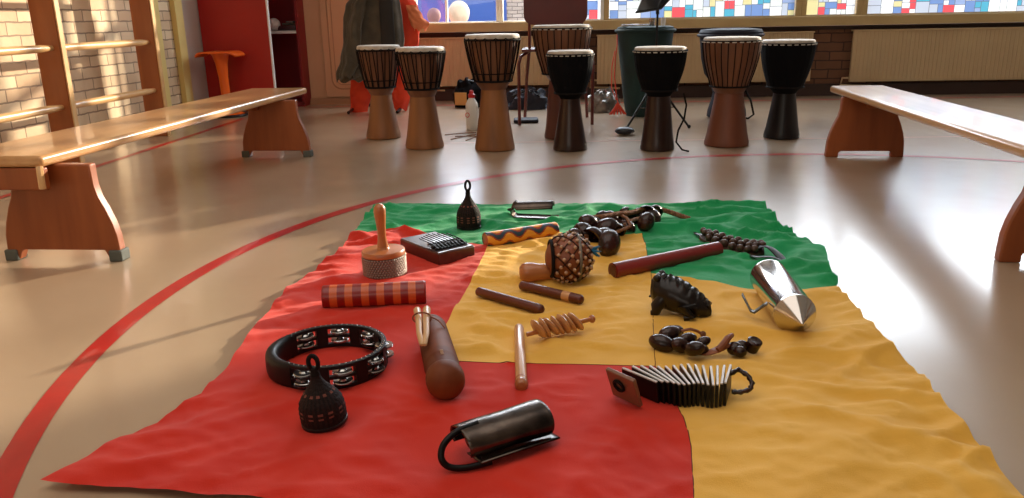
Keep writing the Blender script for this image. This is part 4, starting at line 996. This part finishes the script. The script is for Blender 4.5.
# ankle rattle with rows of nuts
c0 = at(735, 244); t = thing('ankle_rattle', 'ankle strap thick with small brown nuts on the green cloth beside the steel canister', 'rattle', c0)
pa = [(700, 236), (712, 240), (730, 246), (748, 250), (764, 250)]
pdm = MB()
def pad(u, v):
    i = min(int(u*4), 3); f = u*4-i; x = pa[i][0]*(1-f)+pa[i+1][0]*f; y = pa[i][1]*(1-f)+pa[i+1][1]*f
    w_ = math.sin(PI*min(max(u, .06), .94))**.5; p = loc2(x, y, .012); return (p[0]+.012*(v-.5), p[1]+(v-.5)*.13*w_, .006+.012*math.sin(PI*v))
def loc2(px, py, z): p = P(px, py, CZ+z); return (p.x-c0.x, p.y-c0.y, z)
pdm.grid(pad, 24, 8).build('pad', M['nutbrown'], t, solid=.006)
for i in range(9):
    for j in range(4):
        u = .06+.88*i/8+.03*(j % 2); v = .14+.24*j; p = pad(min(u, .97), v); k = rnd.uniform(.85, 1.1)
        if (i == 0 or i == 8) and j in (0, 3): continue
        b_ = MB(); b_.ball((p[0], p[1], p[2]+.014), .0115*k, (1.1, .9, 1.05), rot=Euler((rnd.random(), rnd.random(), rnd.random())).to_matrix(), n=10, m=7); b_.build('small_nut', M['nutbrown'], t)
def strapb(pp, w_, m, par, name='strap', thick=.003):
    b_ = MB(); n_ = len(pp); vs = []
    for i, p in enumerate(pp):
        a = Vector(pp[max(i-1, 0)]); c_ = Vector(pp[min(i+1, n_-1)]); tg = (c_-a).normalized(); sd = tg.cross(Vector((0, 0, 1))).normalized()*(w_/2); vs += [Vector(p)-sd, Vector(p)+sd]
    b_.add(vs, [(2*i, 2*i+1, 2*i+3, 2*i+2) for i in range(n_-1)]); return b_.build(name, m, par, solid=thick, subsurf=1, angle=80)
strapb([loc2(752, 250, .02), loc2(762, 245, .035), loc2(770, 247, .03), loc2(778, 254, .018), loc2(787, 265, .006)], .03, M['black'], t)
strapb([loc2(748, 254, .01), loc2(757, 258, .022), loc2(768, 256, .026), loc2(776, 258, .02), loc2(784, 262, .01)], .022, M['black'], t)
strapb([loc2(703, 236, .012), loc2(698, 234, .006), loc2(694, 232, .004)], .02, M['black'], t)

# steel canister
r = 20.5*S(795, 313, .05); fr_ = P(795, 314, CZ+r); bk_ = P(768, 276, CZ+r); d = (fr_-bk_); L = d.length; yaw = math.atan2(d.y, d.x); c = (fr_+bk_)/2
t = thing('steel_guiro', 'shiny steel canister shaker with a cone end and bent side handle', 'shaker', (c.x, c.y, CZ), yaw)
b_ = MB().lathe([(1e-4, -L/2-.004), (r*.7, -L/2-.002), (r*.96, -L/2), (r*1.0, -L/2+.004), (r*1.0, -L/2+.01), (r*.985, -L/2+.013), (r*.985, L/2-.01), (r*1.0, L/2-.007), (r*1.0, L/2)], 56, Xm(0, r), cap=False)
b_.build('cylinder', M['chrome'], t, angle=30)
MB().lathe([(r*1.0, 0), (r*.95, .003), (r*.07, .062), (.002, .066), (1e-4, .066)], 56, Xm(L/2, r), cap=False).build('cone_end', M['chrome'], t, angle=30)
def lc(px, py, z):
    p = P(px, py, CZ+z)-Vector((c.x, c.y, CZ)); q_ = Matrix.Rotation(-yaw, 3, 'Z') @ p; return (q_.x, q_.y, z)
h0 = [lc(768, 303, .05), lc(765, 305, .042), lc(755, 312, .02), lc(751, 310, .02), lc(743, 294, .045)]
b_ = MB(); vs = []
for p in h0: vs += [Vector(p)+Vector((-.008, 0, 0)), Vector(p)+Vector((.01, -.004, 0))]
b_.add(vs, [(2*i, 2*i+1, 2*i+3, 2*i+2) for i in range(len(h0)-1)]); b_.build('handle', M['steel'], t, solid=.003, angle=20)

# frog guiro
s_ = S(682, 300, .03); c = at(682, 318); cyf = c.y+.03
t = thing('frog_guiro', 'black carved wooden frog with a ridged back', 'frog guiro', (c.x, cyf, CZ), R(-24))
hx = 30*s_*1.0; 
prof = [(-1.0, .62, .2, .18), (-.95, .64, .5, .32), (-.82, .64, .72, .4), (-.58, .58, .88, .46), (-.3, .54, .98, .47), (.05, .47, 1., .44), (.4, .38, .9, .37), (.7, .29, .72, .29), (.92, .22, .42, .2), (1.02, .16, .1, .08)]
Hf = .088
def frogf(u, v):
    k = u*(len(prof)-1); i = min(int(k), len(prof)-2); f = k-i; g = [prof[i][j]*(1-f)+prof[i+1][j]*f for j in range(4)]
    a = TAU*v; rg2 = 0
    if math.sin(a) > .75 and .2 < u < .97: rg2 = .004*abs(math.sin(u*PI*11))
    return (g[0]*hx, .044*g[2]*math.cos(a), g[1]*Hf+(Hf*g[3]*math.sin(a))+rg2)
MB().grid(frogf, 66, 32).build('body', M['frog'], t, angle=60)
rgm = MB()
for k in range(10):
    u = .28+.068*k; p = frogf(u, .25); rgm.tube([(p[0], -.014, p[2]-.007), (p[0], 0, p[2]), (p[0], .014, p[2]-.007)], .0045, 8)
rgm.build('back_ridges', M['frog'], t)
for sy in (-1, 1):
    e_ = MB().ball((-.74*hx, sy*.019, Hf*1.0), .0095, n=14, m=10).build('eye', M['frog'], t)
    MB().ball((-.76*hx, sy*.024, Hf*1.03), .004, n=8, m=6).build('pupil', M['black'], e_)
    MB().tube([(-.5*hx, sy*.026, .04), (-.66*hx, sy*.038, .022), (-.68*hx, sy*.04, .008), (-.82*hx, sy*.042, .006)], [.018, .015, .011, .007], 10).build('front_leg', M['frog'], t)
    MB().tube([(.5*hx, sy*.022, .03), (.25*hx, sy*.04, .026), (.55*hx, sy*.042, .01), (.3*hx, sy*.046, .006)], [.017, .015, .01, .007], 10).build('hind_leg', M['frog'], t)
MB().tube([(-.98*hx, .016, Hf*.44), (-1.0*hx, 0, Hf*.42), (-.98*hx, -.016, Hf*.44)], .003, 6).build('mouth', M['black'], t)

# leather strap rattle
c0 = at(690, 345); t = thing('strap_rattle', 'brown leather strap rattle with glossy nut shells between frog and folded plates', 'rattle', c0)
nn_ = [(662, 344, 1.25), (670, 338, 1.2), (681, 346, 1.1), (688, 343, .9), (676, 332, .9), (694, 353, 1.05), (699, 350, .9), (703, 346, .7)]
for i, (x, y, k) in enumerate(nn_):
    b_ = MB(); p = loc2(x, y, .014); b_.ball((0, 0, 0), .0185*k, (1.3, .85, .8), n=18, m=12); o = b_.build('nut_shell', M['nut'], t); o.location = (p[0], p[1], .016+.008*(i % 2)); o.rotation_euler = (rnd.uniform(-.4, .4), rnd.uniform(-.5, .5), rnd.uniform(-1.2, .6))
strapb([loc2(700, 354, .006), loc2(712, 352, .012), loc2(722, 348, .018), (loc2(729, 342, .028))], .03, M['leather'], t, 'leather_strap', .006)
MB().tube([loc2(718, 350, .02), loc2(724, 344, .03), loc2(728, 338, .038), loc2(732, 335, .036)], [.007, .008, .007, .005], 8).build('leather_strap', M['leather'], t)
MB().tube([loc2(681, 331, .03), loc2(690, 329, .026), loc2(697, 331, .016), loc2(702, 334, .008)], [.003, .0035, .0035, .003], 6).build('cord', M['leather'], t); p = loc2(703, 334, .008); MB().ball(p, .007, n=10, m=7).build('cord_knot', M['braid'], t)
for x, y, k in ((735, 349, 1.0), (742, 346, .8), (740, 352, .8)):
    o = MB().ball((0, 0, 0), .0165*k, (1.1, 1, .9), n=16, m=10).build('nut_shell', M['nut'], t); p = loc2(x, y, .014); o.location = (p[0], p[1], .015)
p = loc2(753, 347, .014); o = MB().lathe([(.006, -.012), (.013, -.012), (.0145, .0), (.016, .013), (.012, .016), (1e-4, .014)], 18, cap=False).build('nut_shell', M['nut'], t); o.location = (p[0], p[1], .017); o.rotation_euler = (.3, .2, 0)

# tambourine
s_ = S(329, 352, .04); Rt = 56*s_; c = P(330, 345, CZ+.048)
t = thing('tambourine', 'black headless tambourine with a double row of silver jingles', 'tambourine', (c.x, c.y, CZ), 0)
Ht = .05; wi = .011; a_h = (R(155), R(238))      # handle arc
def arcbox(b_, a0, a1, z0, z1, ri, ro, n_):
    vs = []; fs = []
    for i in range(n_+1):
        a = a0+(a1-a0)*i/n_
        for rr, zz in ((ri, z0), (ro, z0), (ro, z1), (ri, z1)): vs.append((rr*math.cos(a), rr*math.sin(a), zz))
    for i in range(n_):
        q_ = 4*i
        for j in range(4): k2 = (j+1) % 4; fs.append((q_+j, q_+4+j, q_+4+k2, q_+k2))
    fs += [(3, 2, 1, 0), (4*n_, 4*n_+1, 4*n_+2, 4*n_+3)]; b_.add(vs, fs)
b_ = MB(); ri, ro = Rt-wi, Rt
for z0, z1 in ((0, .008), (.0215, .0285), (.042, Ht)): arcbox(b_, a_h[1]-.02, a_h[0]+TAU+.02, z0, z1, ri, ro, 90)
NJ = 7; a_s = a_h[1]; spn = (a_h[0]+TAU-a_h[1]); jing = []
for k in range(NJ):
    ac = a_s+spn*(k+.5)/NJ; hwid = spn/NJ*.33
    jing.append(ac)
for k in range(NJ+1):
    a0 = a_s if k == 0 else jing[k-1]+spn/NJ*.33; a1 = a_h[0]+TAU if k == NJ else jing[k]-spn/NJ*.33
    arcbox(b_, a0, a1, .006, .044, ri, ro, 10)
b_.build('frame', M['black'], t, bevel=.0015, angle=30)
def hdl(u, v):
    a = a_h[0]-.1+(a_h[1]-a_h[0]+.2)*u; th = TAU*v; w_ = .010+.007*math.sin(PI*u); rc = Rt-.006+.008*math.sin(PI*u)
    ex_ = math.copysign(abs(math.cos(th))**.6, math.cos(th)); ez = math.copysign(abs(math.sin(th))**.6, math.sin(th))
    rr = rc+w_*.75*ex_; return (rr*math.cos(a), rr*math.sin(a), Ht/2+.0*u+(Ht/2+.001)*ez)
MB().grid(hdl, 40, 24).build('grip', M['black'], t, angle=60)
st_ = MB()
for k in range(46):
    a = a_s+.05+(spn-.1)*k/45; st_.ball((( Rt-wi/2)*math.cos(a), (Rt-wi/2)*math.sin(a), Ht+.0005), .0021, (1, 1, .6), n=6, m=4)
st_.build('rim_studs', M['jingle'], t)
for ac in jing:
    for zc in (.0148, .0352):
        j_ = MB(); rm = Rt-wi*.5
        for dz, sg in ((-.0032, -1), (.0032, 1)):
            j_.lathe([(1e-4, dz+sg*.0022), (.006, dz+sg*.0022), (.009, dz-sg*.0005), (.0185, dz-sg*.0002), (.0195, dz-sg*.0014), (.0185, dz-sg*.0006), (.0085, dz-sg*.001), (1e-4, dz+sg*.001)], 22, Matrix.Translation((rm*math.cos(ac), rm*math.sin(ac), zc)) @ Matrix.Rotation(rnd.uniform(-.1, .1), 4, 'X'), cap=False)
        j_.build('jingle', M['jingle'], t)

# wooden guiro
s_ = S(445, 380, .04); r = 19.3*s_; fr_ = P(445.5, 380, CZ+r); bk_ = P(431, 328, CZ+r*.85); d = fr_-bk_; L = d.length; yaw = math.atan2(d.y, d.x); c = (fr_+bk_)/2
t = thing('wooden_guiro', 'thick brown wooden guiro tube with a round end ball', 'guiro', (c.x, c.y, CZ), yaw)
pf = [(r*.6, -L/2), (r*.78, -L/2+.003), (r*.84, -L/2+.01)]
n = 44
for i in range(n+1):
    x = -L/2+.014+(L*.74)*i/n; pf.append((r*.86+.0014*(i % 2)+r*.06*i/n, x))
pf += [(r*.93, L/2-.03), (r*.93, L/2-.02)]
MB().lathe(pf, 48, Xm(0, r), colf=None).build('ribbed_tube', M['guirowood'], t, angle=50)
MB().lathe([(r*.93, L/2-.021), (r*1.0, L/2-.015), (r*1.02, L/2-.004), (r*.99, L/2+.01), (r*.88, L/2+.02), (r*.62, L/2+.028), (r*.3, L/2+.031), (1e-4, L/2+.032)], 48, Xm(0, r), cap=False).build('end_ball', M['guirowood'], t, angle=60)
for k in range(5): pass
def lg_(px, py, z):
    p = P(px, py, CZ+z)-Vector((c.x, c.y, CZ)); q_ = Matrix.Rotation(-yaw, 3, 'Z') @ p; return (q_.x, q_.y, z)
mk = MB()
for k in range(4):
    x = L*.28+.006*k; a = R(118-180) ; mk.tube([(x, r*.95*math.cos(PI/2+a_), r+r*.95*math.sin(PI/2+a_)) for a_ in (-.1, 0, .08)], .0008, 4)
mk.build('carved_mark', M['tanlight'], t)
# scraper sticks resting on the guiro
ztop = 2*r+.0105; p0 = P(423.5, 349, CZ+r*1.78); t2 = thing('scraper', 'pair of pale tapered sticks lying in a V on the brown guiro', 'scraper', (p0.x, p0.y, CZ+ztop-.01), 0)
for (x, y) in ((417, 309), (427, 308)):
    q_ = P(x, y, CZ+ztop+.004); v = Vector((q_.x-p0.x, q_.y-p0.y, .014)); u_ = v.normalized(); sh_ = Vector((.004 if x > 420 else -.004, 0, 0))
    MB().tube([sh_*.6, sh_*.6+v*.03, sh_+v*.3, v*.7, v*.96, v], [.003, .0055, .0062, .0075, .0085, .006], 14).build('prong', M['tanlight'], t2)
cb_ = MB(); vv = Vector((P(422, 318, CZ+ztop).x-p0.x, P(422, 318, CZ+ztop).y-p0.y, .01))
cb_.tube([(vv.x+.02*math.cos(TAU*k/20), vv.y+.006*math.sin(TAU*k/20)*.6, vv.z+.011*math.sin(TAU*k/20)) for k in range(20)], .0018, 6, True)
cb_.tube([(vv.x+.018, vv.y, vv.z+.004), (vv.x+.036, vv.y-.004, vv.z-.004), (vv.x+.05, vv.y-.008, vv.z-.02)], .0018, 6)
cb_.build('binding_cord', M['leather'], t2)

# stick rattle with wooden discs
zc = .026; c, yaw, L = span((527, 332), (592, 319), zc); t = thing('disc_rattle', 'stick threaded with tan wooden shell discs beside the beater', 'rattle', c, yaw)
MB().tube([(-L/2, 0, zc-.006), (L/2, 0, zc)], .0052, 12).build('rod', M['orangewood'], t)
MB().ball((L/2, 0, zc), .0095, (.8, 1, 1), n=14, m=10).build('end_knob', M['orangewood'], t)
for k in range(7):
    x = -L*.34+k*L*.095; o = MB().lathe([(1e-4, -.004), (.016, -.0035), (.0235, -.001), (.026, .002), (.0235, .004), (.014, .0015), (1e-4, .001)], 26, cap=False).build('disc', M['tan'], t)
    o.location = (x, 0, zc+.001); o.rotation_euler = (0, R(90-28+6*math.sin(k*2)), R(6*math.cos(k*3)))
    o.scale = (1, 1-.04*(k % 2), 1.3)

# folding plates (kokiriko)
pz = .047; c0 = P(675, 400, CZ); t = thing('plate_clapper', 'row of black wooden plates with white edges strung beside a wooden end plate', 'clapper', (c0.x, c0.y, CZ))
n = 15; side = .085
p_l = P(641, 400, CZ); p_r = P(729, 396, CZ)
for k in range(n):
    f = k/(n-1); x = (p_l.x-c0.x)*(1-f**.9)+(p_r.x-c0.x-.004)*f**.9; yv = .014+.004*math.sin(k); yw = R(44-62*f**.8)
    Mx = Matrix.Translation((x, yv, pz/2)) @ Matrix.Rotation(yw, 4, 'Z') @ Matrix.Rotation(R(-9*(1-f)**2+rnd.uniform(-1.5, 1.5)), 4, 'Y')
    b_ = MB(); b_.M = Mx; b_.box((0, 0, -.0012), (.0052, side, pz-.0025)); o = b_.build('plate', M['plate'], t, bevel=.0008)
    b_ = MB(); b_.M = Mx; b_.box((0, 0, pz/2-.001), (.0042, side*.98, .0025)); b_.build('white_edge', M['plateedge'], o)
pe = P(624, 390, CZ+.028); Mx = Matrix.Translation((pe.x-c0.x, pe.y-c0.y, .034)) @ Matrix.Rotation(R(42), 4, 'Z') @ Matrix.Rotation(R(-20), 4, 'Y')
b_ = MB(); b_.M = Mx @ Matrix.Rotation(R(0), 4, 'X'); b_.box((0, 0, 0), (.009, .07, .064)); ep = b_.build('end_plate', mat('brown end plate', (128, 88, 66), .4, coat=.2), t, bevel=.002)
b_ = MB(); b_.M = Mx; b_.tube([(-.0075, .011*math.cos(TAU*k/18)+.005, .011*math.sin(TAU*k/18)+.006) for k in range(18)], .0032, 8, True); b_.build('knot_ring', M['rope'], ep)
lpb = MB(); hx_ = p_r.x-c0.x
pp = [(hx_+.002, .03, .04), (hx_+.02, .042, .044), (hx_+.036, .032, .036), (hx_+.042, .02, .026), (hx_+.036, .01, .018), (hx_+.018, .006, .014), (hx_+.002, .008, .014)]
dn = []
for a, b in zip(pp[:-1], pp[1:]): dn += [Vector(a).lerp(Vector(b), i/3) for i in range(3)]
dn.append(Vector(pp[-1])); lpb.tube(dn, [.0055 if i % 2 else .0038 for i in range(len(dn))], 10); lpb.build('loop_handle', M['nut'], t)

# ================================================================= LIGHT, SKY, CAMERA
w_ = bpy.data.worlds.new('sky'); SC.world = w_; w_.use_nodes = True
nt = w_.node_tree; bg = nt.nodes['Background']
tc = nt.nodes.new('ShaderNodeTexCoord'); sx = nt.nodes.new('ShaderNodeSeparateXYZ'); rp = nt.nodes.new('ShaderNodeValToRGB')
nt.links.new(tc.outputs['Generated'], sx.inputs[0]); nt.links.new(sx.outputs['Z'], rp.inputs[0]); nt.links.new(rp.outputs[0], bg.inputs[0])
rp.color_ramp.elements[0].color = (.9, .95, 1, 1); rp.color_ramp.elements[1].color = (.55, .75, 1, 1); bg.inputs['Strength'].default_value = 2.4
def light(kind, name, loc_, rot=None, energy=100, col=(1, 1, 1), size=1, sy=None, tgt=None):
    l = bpy.data.lights.new(name, kind); l.energy = energy; l.color = col
    if kind == 'AREA':
        l.size = size
        if sy: l.shape = 'RECTANGLE'; l.size_y = sy
    o = bpy.data.objects.new(name, l); COL.objects.link(o); o.location = loc_
    if tgt: o.rotation_euler = (Vector(tgt)-Vector(loc_)).to_track_quat('-Z', 'Z').to_euler()
    return o
sd = Vector((-1, -1.12, -.36)).normalized()
s = light('SUN', 'low_sun', (3, 12, 4), energy=9, col=(1, .86, .66)); s.rotation_euler = sd.to_track_quat('-Z', 'Y').to_euler(); s.data.angle = R(1.2)
light('AREA', 'window_daylight', (-.4, BY+.28, 1.75), energy=105, col=(.84, .92, 1), size=1.7, sy=1., tgt=(-.4, 4.5, 0))
light('AREA', 'window_daylight', (2.5, BY+.28, 1.75), energy=125, col=(.84, .92, 1), size=3.9, sy=1., tgt=(2.2, 4.5, 0))
light('AREA', 'ceiling_fill', (-.6, 1.4, 2.95), energy=44, col=(1, .93, .85), size=3.4, sy=3.0, tgt=(-.6, 1.4, 0))  # added soft fill under the ceiling, no fixture there
light('AREA', 'rear_fill', (-1.2, -2.6, 1.8), energy=22, col=(1, .9, .78), size=3, sy=1.6, tgt=(-.6, 3, .4))  # added fill behind the camera, the rear wall has no window

cam = bpy.data.cameras.new('camera'); co = bpy.data.objects.new('camera', cam); COL.objects.link(co); SC.camera = co
cam.sensor_width = 36; cam.lens = F/1024*36; cam.clip_start = .02
co.matrix_world = Matrix(((CR.x, CU.x, -CF.x, 0), (CR.y, CU.y, -CF.y, 0), (CR.z, CU.z, -CF.z, CH), (0, 0, 0, 1)))
SC.view_settings.view_transform = 'Standard'; SC.view_settings.exposure = -.12
try: SC.cycles.use_denoising = True; SC.cycles.max_bounces = 8; SC.cycles.transparent_max_bounces = 12
except Exception: pass
